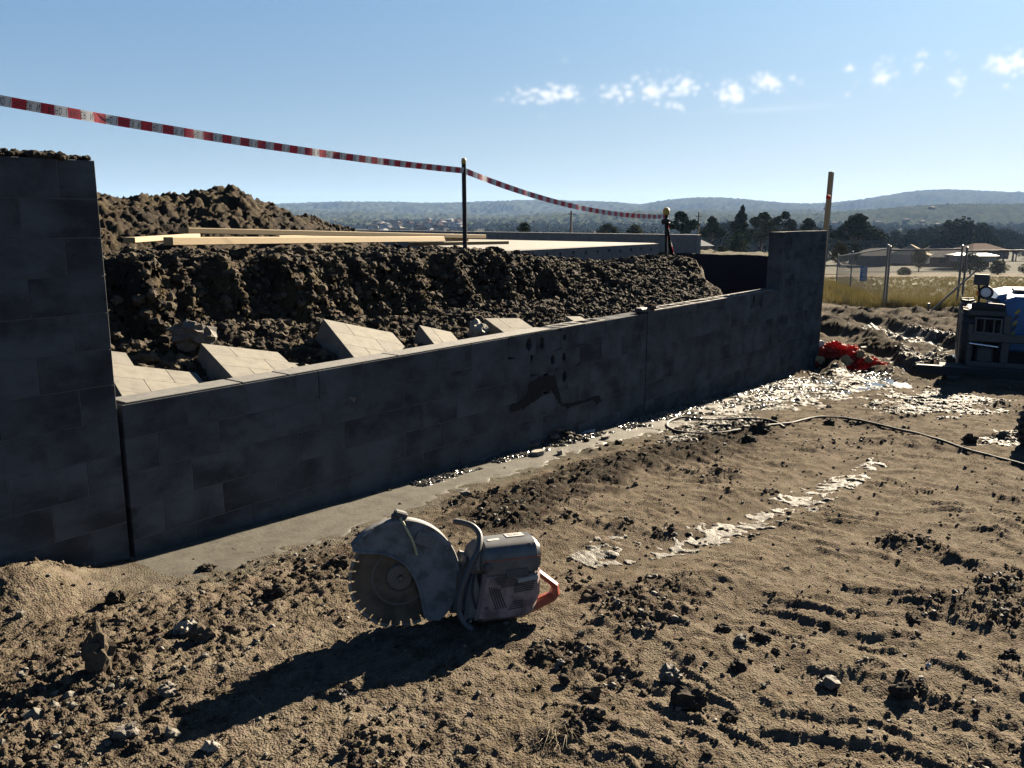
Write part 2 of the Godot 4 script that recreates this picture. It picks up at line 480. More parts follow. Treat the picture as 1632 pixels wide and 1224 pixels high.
	mat("frame_grey", Color(0.0352, 0.0371, 0.0416), 0.5, {tex = T.concrete, scale = 1.5, world = false})
	mat("chrome", Color(0.6, 0.6, 0.6), 0.2, {metal = 1.0})
	mat("lamp_glass", Color(0.5, 0.52, 0.55), 0.1)
	mat("amber", Color(0.48, 0.1024, 0.0128), 0.3)
	mat("hazard_yellow", Color(0.32, 0.2304, 0.0192), 0.6)
	mat("net", Color(0.42, 0.045, 0.028), 0.65, {tex = T.concrete, scale = 6.0, two = true, backlight = Color(1.0, 0.10, 0.05)})
	mat("cream_bag", Color(0.3108, 0.222, 0.111), 0.8, {tex = T.concrete, scale = 5.0})
	mat("white_plastic", Color(0.2486, 0.2486, 0.2453), 0.5)
	mat("sign_blue", Color(0.0128, 0.0768, 0.2304), 0.5)
	# far things
	mat("bark", Color(0.09, 0.07, 0.055), 1.0, {tex = T.dirt, scale = 1.0})
	for k in 4:
		var c: Color = [Color(0.030, 0.042, 0.020), Color(0.040, 0.052, 0.026), Color(0.055, 0.062, 0.028), Color(0.075, 0.070, 0.035)][k]
		mat("leaf%d" % k, c, 0.8, {two = true, vc = true, backlight = c.linear_to_srgb() * 0.5, spec = 0.03})
	mat("hill", Color(1, 1, 1), 1.0, {tex = T.veg, scale = 0.006, vc = true, spec = 0.0})
	mat("grass_dry", Color(0.148, 0.1332, 0.0888), 0.9, {two = true, vc = true, backlight = Color(0.55, 0.50, 0.36), spec = 0.2})
	mat("straw", Color(0.16, 0.13, 0.085), 0.9)
	mat("wall_pale", Color(0.1492, 0.1393, 0.1259), 1.0, {spec = 0.1})
	mat("wall_brick", Color(0.05, 0.032, 0.025), 1.0, {spec = 0.1})
	mat("roof_white", Color(0.2387, 0.242, 0.2453), 0.5, {spec = 0.1})
	mat("roof_dark", Color(0.018, 0.019, 0.022), 1.0, {spec = 0.1})
	mat("roof_cream", Color(0.1823, 0.1525, 0.0995), 1.0, {spec = 0.1})
	mat("roof_red", Color(0.06, 0.035, 0.028), 1.0, {spec = 0.1})
	mat("pane", Color(0.0192, 0.0224, 0.0256), 0.1)
	T.tape = tape_texture()
	mat("tape", Color(0.72, 0.72, 0.72), 0.45, {tex = T.tape, uv = true, two = true, backlight = Color(0.4, 0.4, 0.4)})

# danger tape print: DANGER NO ROAD, seen from the back and upside down
func tape_texture() -> ImageTexture:
	var glyph := {
		"D": ["11110", "10001", "10001", "10001", "10001", "10001", "11110"],
		"A": ["01110", "10001", "10001", "11111", "10001", "10001", "10001"],
		"N": ["10001", "11001", "11001", "10101", "10011", "10011", "10001"],
		"G": ["01110", "10001", "10000", "10111", "10001", "10001", "01110"],
		"E": ["11111", "10000", "10000", "11110", "10000", "10000", "11111"],
		"R": ["11110", "10001", "10001", "11110", "10100", "10010", "10001"],
		"O": ["01110", "10001", "10001", "10001", "10001", "10001", "01110"]}
	var w := 1024
	var h := 128
	var im := Image.create(w, h, false, Image.FORMAT_RGB8)
	im.fill(Color(0.80, 0.81, 0.82))
	var red := Color(0.76, 0.12, 0.25)
	for s in 2:
		for y in h:
			var x0 := s * 512 + 10 + int(y * 0.18)
			im.fill_rect(Rect2i(x0, y, 262, 1), red)
	var ink := Color(0.10, 0.07, 0.10)
	var words := "DANGER NO ROAD"
	var cell := 10
	var adv := 1024.0 / 15.0
	for i in words.length():
		var ch := words[i]
		if not glyph.has(ch): continue
		var x0 := int(fposmod(-10.0 + i * adv, 1024.0))
		for r in 7:
			for q in 5:
				if glyph[ch][r][q] == "1":
					im.fill_rect(Rect2i(x0 + q * cell, 24 + (6 - r) * 12, cell, 12), ink)   # flipped top to bottom
	return tex(im)

# ---------------------------------------------------------------- sky
func make_sky() -> Image:
	var w := 2048
	var h := 1024
	var im := Image.create(w, h, false, Image.FORMAT_RGBF)
	var az := deg_to_rad(SUN_AZ)
	var el := deg_to_rad(SUN_EL)
	var sun := Vector3(sin(az) * cos(el), sin(el), -cos(az) * cos(el))
	# (x, y, half width, half height, strength) of each little cloud, in photograph pixels
	var puffs := [[872, 151, 44, 12, 1.0], [905, 148, 15, 13, 1.0], [797, 160, 13, 5, 0.8], [828, 156, 16, 11, 0.55], [868, 187, 6, 5, 0.5], [900, 97, 6, 9, 0.3],
		[988, 148, 34, 13, 0.9], [1040, 145, 30, 13, 1.0], [1090, 138, 26, 17, 0.85], [1115, 140, 14, 10, 0.6], [1022, 128, 14, 12, 0.6], [1075, 168, 18, 9, 0.55], [1046, 165, 7, 9, 0.6], [1060, 112, 12, 8, 0.3],
		[1167, 149, 22, 17, 1.1], [1223, 131, 24, 13, 1.1], [1262, 127, 14, 9, 0.7], [1195, 142, 18, 8, 0.7],
		[1350, 112, 9, 7, 0.9], [1350, 147, 7, 5, 0.8], [1366, 134, 7, 6, 0.4], [1408, 122, 17, 14, 1.0], [1415, 98, 9, 14, 0.7], [1448, 92, 8, 9, 0.45], [1470, 87, 10, 9, 0.6], [1466, 108, 12, 6, 0.8], [1508, 89, 16, 7, 0.5], [1524, 126, 16, 12, 0.75], [1530, 146, 8, 8, 0.6],
		[1598, 106, 26, 15, 1.2], [1622, 96, 26, 14, 1.2], [1660, 100, 40, 18, 1.0], [1612, 136, 16, 7, 0.5], [538, 122, 7, 5, 0.3], [1400, 110, 12, 12, 0.3]]
	var cn := FastNoiseLite.new()
	cn.seed = 77; cn.frequency = 0.035; cn.fractal_octaves = 5; cn.fractal_gain = 0.62
	for j in h:
		var e := (0.5 - (j + 0.5) / h) * PI
		if e < -0.03:
			im.fill_rect(Rect2i(0, j, w, h - j), Color(0.10, 0.09, 0.075) / EXPO)
			break
		var deg := maxf(rad_to_deg(e), 0.0)
		for i in w:
			var a := wrapf((i + 0.5) / w * TAU, -PI, PI)
			var d := Vector3(sin(a) * cos(e), sin(e), -cos(a) * cos(e))
			var g := exp(-rad_to_deg(acos(clampf(d.dot(sun), -1, 1))) / 26.0)
			var horizon := Color(0.42, 0.60, 0.66).lerp(Color(1.35, 1.38, 1.25), clampf(g * 1.5, 0, 1))
			var mid := Color(0.105, 0.25, 0.50).lerp(Color(0.45, 0.78, 1.12), clampf(g * 1.35, 0, 1))
			var zen := Color(0.028, 0.075, 0.20)
			var c := horizon.lerp(mid, 1.0 - exp(-deg / 6.5)).lerp(zen, smoothstep(10.0, 65.0, deg))
			if deg < 18.0 and a > -0.45 and a < 0.9:
				var p := pix(Vector3(0, EYE, 0) + d)
				var cov := 0.0
				for q in puffs:
					var dx = (p.x - q[0]) / q[2]
					var dy = (p.y - q[1]) / q[3]
					if absf(dx) < 2.2 and absf(dy) < 2.2:
						cov = maxf(cov, q[4] * exp(-0.9 * (dx * dx + dy * dy)))
				if cov > 0.02:
					var n := cn.get_noise_2d(p.x * 1.2 + p.y * 0.8, p.y * 2.6) * 0.5 + 0.5
					var n2 := cn.get_noise_2d(p.x * 3.1 + 200.0, p.y * 3.6) * 0.5 + 0.5
					cov = smoothstep(0.28, 1.05, cov * 0.85 + (n - 0.5) * 2.1 + (n2 - 0.5) * 1.1) * smoothstep(0.02, 0.3, cov)
					c = c.lerp(Color(1.2, 1.2, 1.18), cov * 0.9)
				var sy := p.y - (173.0 - (p.x - 1240.0) * 0.06)
				var sx := (p.x - 1240.0) / 85.0
				c = c.lerp(Color(1.1, 1.15, 1.15), 0.22 * exp(-sy * sy / 10.0) * exp(-sx * sx))
			im.set_pixel(i, j, Color(c.r / EXPO, c.g / EXPO, c.b / EXPO))
	return im

func _ready() -> void:
	rng.seed = 4242
	for q in [[na, 11, 1.0, 3], [nb, 12, 1.0, 2], [nd, 14, 1.0, 4], [ne, 15, 1.0, 2]]:
		q[0].seed = q[1]; q[0].frequency = q[2]; q[0].fractal_octaves = q[3]; q[0].noise_type = FastNoiseLite.TYPE_SIMPLEX_SMOOTH
	nc.seed = 13; nc.frequency = 1.0; nc.noise_type = FastNoiseLite.TYPE_CELLULAR
	nc.cellular_return_type = FastNoiseLite.RETURN_DISTANCE; nc.fractal_type = FastNoiseLite.FRACTAL_NONE
	# camera
	var cam := Camera3D.new()
	cam.name = "camera"
	cam.fov = rad_to_deg(2.0 * atan(612.0 / FPX))
	cam.position = Vector3(0, EYE, 0)
	cam.rotation.x = -PITCH
	cam.near = 0.05
	cam.far = 9000.0
	add_child(cam)
	# sky, exposure and haze
	var env := Environment.new()
	env.background_mode = Environment.BG_SKY
	var sky := Sky.new()
	var pano := PanoramaSkyMaterial.new()
	pano.panorama = ImageTexture.create_from_image(make_sky())
	sky.sky_material = pano
	env.sky = sky
	env.tonemap_mode = Environment.TONE_MAPPER_LINEAR
	env.tonemap_exposure = EXPO
	env.sdfgi_enabled = true; env.ssao_enabled = true; env.ssil_enabled = true
	env.fog_enabled = true
	env.fog_density = 0.00007
	env.fog_light_color = Color(0.60, 0.74, 0.95)
	var we := WorldEnvironment.new()
	we.name = "world_environment"
	we.environment = env
	add_child(we)
	var sun := DirectionalLight3D.new()
	sun.name = "sun"
	sun.light_energy = 1.6
	sun.light_color = Color(1.0, 0.93, 0.82)
	sun.light_angular_distance = 0.5
	sun.shadow_enabled = true
	var az := deg_to_rad(SUN_AZ)
	var el := deg_to_rad(SUN_EL)
	sun.look_at_from_position(Vector3.ZERO, -Vector3(sin(az) * cos(el), sin(el), -cos(az) * cos(el)))
	add_child(sun)
	make_materials()
	print("materials")
	build_ground()
	print("ground")
	build_bank()
	print("bank")
	build_walls()
	build_pad()
	build_distance()
	print("distance")
	build_panels()
	build_saw()
	build_tape()
	build_timber()
	build_fence()
	build_loader()
	build_site_things()
	build_stones()
	print("done")

# ---------------------------------------------------------------- setting
func sheet(rows: int, cols: int, pos: Callable, tint: Callable, skip = null) -> ArrayMesh:
	var v := PackedVector3Array(); var n := PackedVector3Array(); var c := PackedColorArray(); var ix := PackedInt32Array()
	v.resize(rows * cols); n.resize(rows * cols); c.resize(rows * cols)
	for i in rows:
		for j in cols: v[i * cols + j] = pos.call(i, j)
	for i in rows:
		for j in cols:
			var a := v[i * cols + mini(j + 1, cols - 1)] - v[i * cols + maxi(j - 1, 0)]
			var b := v[mini(i + 1, rows - 1) * cols + j] - v[maxi(i - 1, 0) * cols + j]
			var nn := a.cross(b).normalized()
			if nn.y < 0: nn = -nn
			n[i * cols + j] = nn
			c[i * cols + j] = tint.call(v[i * cols + j], nn)
	var flip := (v[1] - v[0]).cross(v[cols] - v[0]).y < 0
	for i in rows - 1:
		for j in cols - 1:
			var q := i * cols + j
			if skip != null and skip.call(v[q], v[q + cols + 1]): continue
			if flip:
				ix.append_array([q, q + 1, q + cols + 1, q, q + cols + 1, q + cols])
			else:
				ix.append_array([q, q + cols + 1, q + 1, q, q + cols, q + cols + 1])
	var a := []
	a.resize(Mesh.ARRAY_MAX)
	a[Mesh.ARRAY_VERTEX] = v; a[Mesh.ARRAY_NORMAL] = n; a[Mesh.ARRAY_COLOR] = c; a[Mesh.ARRAY_INDEX] = ix
	var m := ArrayMesh.new()
	m.add_surface_from_arrays(Mesh.PRIMITIVE_TRIANGLES, a)
	return m

func mud_tint(p: Vector3, _n: Vector3) -> Color:
	var q := p - O
	var u := q.dot(U)
	var v := q.dot(V)
	var dry := Color(0.091, 0.077, 0.061)
	var moist := Color(0.040, 0.033, 0.026)
	var grey := Color(0.0607, 0.057, 0.0488)
	var k := clump(p.x, p.z)
	var w := smoothstep(-0.25, 0.45, na.get_noise_2d(p.x * 0.6 + 50.0, p.z * 0.6) + 0.5 * nb.get_noise_2d(p.x * 5.0, p.z * 5.0))
	var c := dry.lerp(moist, clampf(0.10 + 0.5 * k * (0.5 + w) + 0.20 * w + 0.45 * smoothstep(0.15, 0.6, nb.get_noise_2d(p.x * 11.0, p.z * 7.0) + 0.6 * na.get_noise_2d(p.x * 3.0, p.z * 3.0)), 0, 0.95))
	var s := slurry(u, v * 0.8)
	# dark wet earth churned up beside the slurry
	var rk := (v + 1.15 + 0.1 * sin(u * 1.7)) / 0.34
	var ch := exp(-rk * rk) * smoothstep(0.9, 1.7, u) * (1.0 - smoothstep(5.0, 6.2, u))
	c = c.lerp(Color(0.020, 0.017, 0.0145), 0.8 * smoothstep(0.15, 0.75, ch + 0.6 * nb.get_noise_2d(p.x * 4.0, p.z * 4.0)))
	c = c.lerp(grey, 0.8 * s)
	# damp, churned ground on the far side of the site
	c = c.lerp(Color(0.0388, 0.0316, 0.0233), 0.5 * smoothstep(8.0, 13.0, -p.z))
	if -p.z > 9.5:
		var rw := rut_wave(p.x, p.z) + 0.8 * nb.get_noise_2d(p.x * 3.0, p.z * 0.9)
		c = c.lerp(Color(0.0155, 0.013, 0.0104), 0.85 * rut_mask(p.x, -p.z) * smoothstep(0.0, 0.7, rw))
	# the paddock begins at the fence line
	var f := fence_side(p.x, p.z)
	if f > -1.5:
		var gmix := smoothstep(-1.0, 1.0, f + 1.2 * na.get_noise_2d(p.x * 0.5, p.z * 0.5))
		c = c.lerp(field_tint(p), gmix)
	return c
func field_tint(p: Vector3) -> Color:
	var g := na.get_noise_2d(p.x * 0.12, p.z * 0.3)
	var c := Color(0.0492, 0.0477, 0.0285).lerp(Color(0.0906, 0.0818, 0.0559), smoothstep(-0.3, 0.4, g + 0.4 * nb.get_noise_2d(p.x * 1.4, p.z * 2.5)))
	return c.lerp(Color(0.044, 0.0269, 0.0155), 0.8 * smoothstep(95.0, 118.0, -p.z))
var fa := Vector3(17.654, 0, -45.03)
var fb := Vector3(13.106, 0, -30.29)
var fc := Vector3(15.092, 0, -28.99)
func fence_side(x: float, z: float) -> float:    # metres beyond the fence
	var d := -z
	if x < 13.1: return (d - 30.3) - (13.1 - x) * 2.6 if x > 8.0 else d - 44.0
	return d - 30.3 + (x - 13.1) * 0.65
func build_ground() -> void:
	var rows := 860
	var cols := 620
	var d0 := 1.0
	var d1 := 62.0
	var pos := func(i: int, j: int) -> Vector3:
		var d := d0 * pow(d1 / d0, float(i) / (rows - 1))
		var x := (float(j) / (cols - 1) * 2.0 - 1.0) * (d * 0.74 + 0.5)
		return Vector3(x, mud(x, -d), -d)
	var skip := func(p: Vector3, q: Vector3) -> bool:
		var a := p - O
		var b := q - O
		return minf(a.dot(V), b.dot(V)) > 0.25 and maxf(a.dot(U), b.dot(U)) < 10.6 and minf(a.dot(U), b.dot(U)) > -2.0
	setting("ground", sheet(rows, cols, pos, mud_tint, skip), M.mud)
	# the land beyond: paddock, valley floor, out to the foot of the hills; and round the sides and behind the camera
	var vr := 120
	var vc := 160
	var far := func(i: int, j: int) -> Vector3:
		var d := 60.0 * pow(4200.0 / 60.0, float(i) / (vr - 1))
		var x := (float(j) / (vc - 1) * 2.0 - 1.0) * (d * 1.3 + 40.0)
		return Vector3(x, valley(x, d), -d)
	setting("valley_ground", sheet(vr, vc, far, func(p: Vector3, _n: Vector3) -> Color:
		var c := field_tint(p)
		return c.lerp(Color(0.016, 0.019, 0.011), smoothstep(140.0, 168.0, -p.z))), M.field)
	for side in [[-60.0, 60.0, 30.0, -1.02, 12], [0, 0, 0, 0, 0]]:
		if side[4] == 0: continue
		var near := func(i: int, j: int) -> Vector3: return Vector3(-60.0 + j * 4.0, -0.02, 50.0 - i * 4.0 - (0.0 if i < 12 else 1.01))
		setting("yard", sheet(13, 31, near, func(_p: Vector3, _n: Vector3) -> Color: return Color(0.0805, 0.063, 0.0441)), M.mud)
	# slurry, wet mud and standing water lie level with the hollows of the mud; lumps stand out of them
	var sl := func(i: int, j: int) -> Vector3:
		var u := -0.5 + 10.0 * i / 250.0
		var v := -1.7 + 1.69 * j / 60.0
		var p := W(u, 0, v)
		return Vector3(p.x, lay(p.x, p.z) + 0.004 + 0.022 * na.get_noise_2d(p.x * 1.7, p.z * 1.7) * 0.3 - 0.03 * (1.0 - slurry(u, v)), p.z)
	setting("slurry", sheet(251, 61, sl, func(_p: Vector3, _n: Vector3) -> Color: return Color(1, 1, 1)), M.slurry)
	wet("puddle", [[905, 884], [950, 862], [1010, 856], [1080, 846], [1130, 836], [1190, 816], [1240, 796], [1300, 780], [1385, 738], [1410, 748], [1330, 796], [1260, 826], [1190, 854], [1110, 874], [1030, 888], [950, 900]], M.water, 0.012)
	wet("wet_mud", [[905, 888], [950, 858], [1010, 850], [1080, 842], [1130, 832], [1190, 812], [1240, 792], [1300, 774], [1385, 734], [1415, 744], [1330, 800], [1260, 830], [1190, 860], [1110, 880], [1030, 894], [950, 906]], M.wet_mud, 0.034)
	wet("puddle", [[1280, 607], [1350, 596], [1425, 604], [1420, 622], [1350, 632], [1290, 630]], M.water, 0.010)
	wet("wet_mud", [[1150, 628], [1260, 600], [1330, 588], [1440, 592], [1460, 616], [1400, 640], [1290, 656], [1180, 662], [1100, 674], [1070, 655]], M.wet_mud, 0.006)
	wet("wet_mud", [[1365, 640], [1440, 616], [1530, 622], [1620, 636], [1610, 660], [1540, 670], [1470, 666], [1390, 660]], M.wet_mud, 0.006)
	wet("puddle", [[1420, 636], [1480, 624], [1570, 638], [1600, 648], [1540, 662], [1470, 655]], M.water, 0.004)
	wet("wet_mud", [[1530, 694], [1600, 684], [1690, 690], [1690, 722], [1610, 718], [1560, 710]], M.wet_mud, 0.006)
	wet("wet_mud", [[1360, 574], [1440, 562], [1540, 556], [1550, 588], [1470, 596], [1400, 590]], M.wet_mud, 0.0)
	wet("puddle", [[1400, 572], [1530, 560], [1540, 582], [1470, 588]], M.water, -0.02)
	wet("wet_mud", [[1380, 516], [1500, 532], [1535, 542], [1525, 556], [1430, 546], [1350, 528]], M.wet_mud, 0.0)
	wet("wet_mud", [[1030, 692], [1120, 668], [1220, 656], [1220, 684], [1120, 706], [1050, 710]], M.wet_mud, 0.004)
func wet(called: String, outline: Array, m: Material, lift: float) -> void:
	var poly := PackedVector2Array()
	var lo := Vector2(1e9, 1e9)
	var hi := -lo
	for q in outline:
		var p := on_ground(q[0], q[1])
		var w := Vector2(p.x, p.z)
		poly.push_back(w)
		lo = lo.min(w); hi = hi.max(w)
	var gloss := called == "wet_mud"
	var fine := 0.35 if lift > 0.03 else 1.0
	var step := maxf((hi - lo).length() / (300.0 if gloss else 130.0), 0.012)
	var reach := minf(hi.x - lo.x, hi.y - lo.y) * 0.16
	var nx := int((hi.x - lo.x) / step) + 2
	var nz := int((hi.y - lo.y) / step) + 2
	var pos := func(i: int, j: int) -> Vector3:
		var p := lo + Vector2(j, i) * step
		var near := 1e9
		for k in poly.size():
			var c := Geometry2D.get_closest_point_to_segment(p, poly[k], poly[(k + 1) % poly.size()])
			near = minf(near, c.distance_to(p))
		if gloss:
			var e := smoothstep(0.0, reach * 2.0, near) - 0.42 + lift * 10.0 + 0.8 * nb.get_noise_2d(p.x * 2.3, p.y * 2.3) + 0.7 * nb.get_noise_2d(p.x * 9.0, p.y * 9.0)
			return Vector3(p.x, mud(p.x, p.y) + 0.004 + fine * (0.010 * nb.get_noise_2d(p.x * 24.0, p.y * 24.0) + 0.014 * lumps(nc, p.x, p.y, 19.0, 0.5)) - 0.03 * (1.0 - smoothstep(-0.35, 0.15, e)), p.y)
		return Vector3(p.x, lay(p.x, p.y) + lift - 0.022 * (1.0 - smoothstep(0.0, reach, near)) + 0.020 * na.get_noise_2d(p.x * 1.7, p.y * 1.7), p.y)
	var skip := func(a: Vector3, b: Vector3) -> bool:
		return not Geometry2D.is_point_in_polygon(Vector2((a.x + b.x) * 0.5, (a.z + b.z) * 0.5), poly)
	var ms := sheet(nz, nx, pos, func(_p: Vector3, _n: Vector3) -> Color: return Color(1, 1, 1), skip)
	setting(called, ms, m)
func valley(x: float, d: float) -> float:
	var h := -0.055 * fall(minf(d, 230.0))
	if d > 230.0: h += -5.0 * smoothstep(230.0, 420.0, d) + 11.0 * smoothstep(420.0, 2600.0, d)
	h += 1.2 * na.get_noise_2d(x * 0.006, d * 0.006) * smoothstep(150.0, 400.0, d)
	return h - 0.03 * (1.0 - smoothstep(60.0, 64.0, d))

func bank_height(u: float, v: float) -> float:
	var e := 0.16 * na.get_noise_2d(u * 1.1, 3.0) + 0.10 * nb.get_noise_2d(u * 3.1, 8.0)
	var te := 1.33 - 0.018 * u
	te = lerpf(te, 1.20 - 0.08 * (u - 5.2), smoothstep(5.2, 6.0, u))
	te = lerpf(te, 0.95, smoothstep(7.5, 9.0, u))
	te = lerpf(te, 0.96, smoothstep(9.5, 11.0, u))
	var toe := lerpf(0.50, 0.56, smoothstep(0.0, 4.0, u))
	var bench := lerpf(0.80, 0.70, smoothstep(1.0, 4.0, u)) + 0.08 * na.get_noise_2d(u * 0.9, 20.0)
	var ve := 1.42 + e
	var h := lerpf(toe, bench, smoothstep(0.15, ve - 0.05, v))
	var steep := lerpf(0.34, 1.0, smoothstep(5.6, 8.5, u))       # the cut gets gentler towards the far end
	h = lerpf(h, te, smoothstep(ve - 0.05 - 0.45 * (steep - 0.34), ve + 0.9 * steep + 0.12, v))
	# the pad behind falls away beside the slab
	h -= 0.22 * smoothstep(2.9, 3.3, v) * smoothstep(6.0, 6.6, u)
	# the far end drops to the trench
	var ev := 7.7 + 1.40 * minf(v, 2.4) + 0.25 * na.get_noise_2d(v * 1.2, 30.0)
	h = lerpf(h, -0.55, smoothstep(ev, ev + 0.7, u) * (1.0 - smoothstep(3.2, 3.6, v)))
	if u > 12.3:
		var back := lerpf(-0.6, 0.95, smoothstep(12.30, 12.40, u) * smoothstep(0.35, 0.85, v - 0.36 * (u - 10.76)))
		h = lerpf(back, -0.9, smoothstep(14.0, 17.5, u))
		h = lerpf(h, -1.2, 1.0 - smoothstep(0.1, 0.4, v - 0.36 * (u - 10.76)))
	h = lerpf(h, -0.9, smoothstep(13.0, 15.5, v))
	h = lerpf(h, 0.05, 1.0 - smoothstep(-3.6, -3.0, u))
	return h
func bank_rough(u: float, v: float) -> float:
	var x := u + 0.06 * nb.get_noise_2d(u * 7.0, v * 7.0)
	var y := v + 0.06 * nb.get_noise_2d(u * 7.0 + 9.0, v * 7.0)
	var big := smoothstep(-0.1, 0.4, na.get_noise_2d(u * 0.9, v * 0.9 + 3.0))
	var h := 0.05 * na.get_noise_2d(u * 2.2, v * 2.2) + (0.015 + 0.07 * big) * lumps(nc, x, y, 5.0, 0.55)
	h += 0.07 * lumps(nc, x, y + 4.0, 10.5, 0.6) * smoothstep(-0.25, 0.3, na.get_noise_2d(u * 2.5 + 7.0, v * 2.5)) + 0.045 * lumps(nc, x + 2.0, y, 22.0, 0.62)
	h += 0.016 * nb.get_noise_2d(u * 30.0, v * 30.0)
	return h
func bank_point(u: float, v: float) -> Vector3:
	var e := 1.42 + 0.16 * na.get_noise_2d(u * 1.1, 3.0)
	# clods hang out of the cut face as well as standing on the flat
	var r := bank_rough(u, v)
	var face := exp(-pow((v - e - 0.2) / 0.35, 2.0)) * (1.0 - smoothstep(6.0, 8.0, u))
	var h := bank_height(u, v)
	var q := 0.6 * bank_rough(u, v * 1.6 + 7.0) + 0.10 * lumps(nc, u + 0.05 * nb.get_noise_2d(u * 9.0, h * 9.0), h * 1.3, 9.0, 0.6) + 0.07 * lumps(nc, u, h * 1.4 + 3.0, 19.0, 0.62) + 0.02 * nb.get_noise_2d(u * 25.0, h * 25.0)
	return W(u, h + r * (1.0 - 0.3 * face), v - face * q)
func bank_tint(p: Vector3, n: Vector3) -> Color:
	var k := smoothstep(-0.3, 0.4, na.get_noise_2d(p.x * 1.3, p.z * 1.3 + p.y * 2.0) + 0.5 * nb.get_noise_2d(p.x * 6.0 + p.y * 5.0, p.z * 6.0))
	var c := Color(0.0264, 0.0212, 0.0158).lerp(Color(0.0507, 0.0396, 0.0273), k)
	if (p - O).dot(U) > 12.4: c = Color(0.0396, 0.0396, 0.0198).lerp(c, 0.4)
	return c
func build_bank() -> void:
	# fine net near the wall, coarser behind
	var pos := func(i: int, j: int) -> Vector3: return bank_point(-1.2 + 13.35 * i / 620.0, 0.12 + 3.1 * j / 190.0)
	setting("earth_bank", sheet(621, 191, pos, bank_tint), M.bank)
	var back := func(i: int, j: int) -> Vector3:
		var u := -4.0 + 22.0 * i / 180.0
		var v := 3.1 + 13.0 * j / 110.0
		return W(u, bank_height(u, v) + bank_rough(u, v) - (0.02 if j == 0 else 0.0), v)
	setting("earth_pad", sheet(181, 111, back, bank_tint), M.bank)
	var far_end := func(i: int, j: int) -> Vector3:
		var u := 12.44 + 5.5 * i / 60.0
		var v := 0.12 + 3.1 * j / 30.0
		return W(u, bank_height(u, v) + 0.5 * bank_rough(u, v), v)
	setting("earth_berm", sheet(61, 31, far_end, bank_tint), M.bank)
	# spoil heaps on the pad
	heap("Loose brown spoil heap with a clod on its crest, behind the pine timber", 5.0, [[-2.5, 0.35], [0.0, 0.42], [1.5, 0.52], [2.4, 0.68], [2.8, 0.60], [3.3, 0.64], [3.8, 0.72], [4.05, 0.80], [4.3, 0.70], [4.8, 0.54], [5.2, 0.40], [5.9, 0.20], [6.7, 0.0]], 1)
	heap("Low dark spoil ridge running down behind the larger spoil heap", 7.1, [[5.0, 0.1], [5.6, 0.42], [6.2, 0.66], [6.9, 0.86], [7.7, 0.74], [8.6, 0.46], [9.8, 0.05]], 2)
func heap(label: String, v0: float, crest: Array, salt: int) -> void:
	var a: float = crest[0][0]
	var b: float = crest[crest.size() - 1][0] + 0.3
	var f := func(u: float) -> float:
		for i in crest.size() - 1:
			if u <= crest[i + 1][0]:
				return lerpf(crest[i][1], crest[i + 1][1], clampf((u - crest[i][0]) / (crest[i + 1][0] - crest[i][0]), 0, 1))
		return 0.0
	var pos := func(i: int, j: int) -> Vector3:
		var u := a + (b - a) * i / 340.0
		var v := -2.0 + 4.0 * j / 150.0
		var h: float = f.call(u) * exp(-pow(absf(v) / 0.95, 1.7))
		var x := u + 0.06 * nb.get_noise_2d(u * 7.0, v * 7.0 + salt)
		var y := v + 0.06 * nb.get_noise_2d(u * 7.0 + 9.0, v * 7.0)
		var r := bank_rough(u + salt * 7.0, v + 20.0) + 0.10 * lumps(nc, x, y + salt, 4.2, 0.5) + 0.09 * lumps(nc, x + 3.0, y, 9.0, 0.6)
		return W(u, bank_height(u, v0 + v) + h - 0.10 + r * smoothstep(0.02, 0.2, h), v0 + v)
	var o := part(self, "spoil_heap", sheet(341, 151, pos, bank_tint), M.bank)
	tag(o, label.to_lower(), "dirt heap")

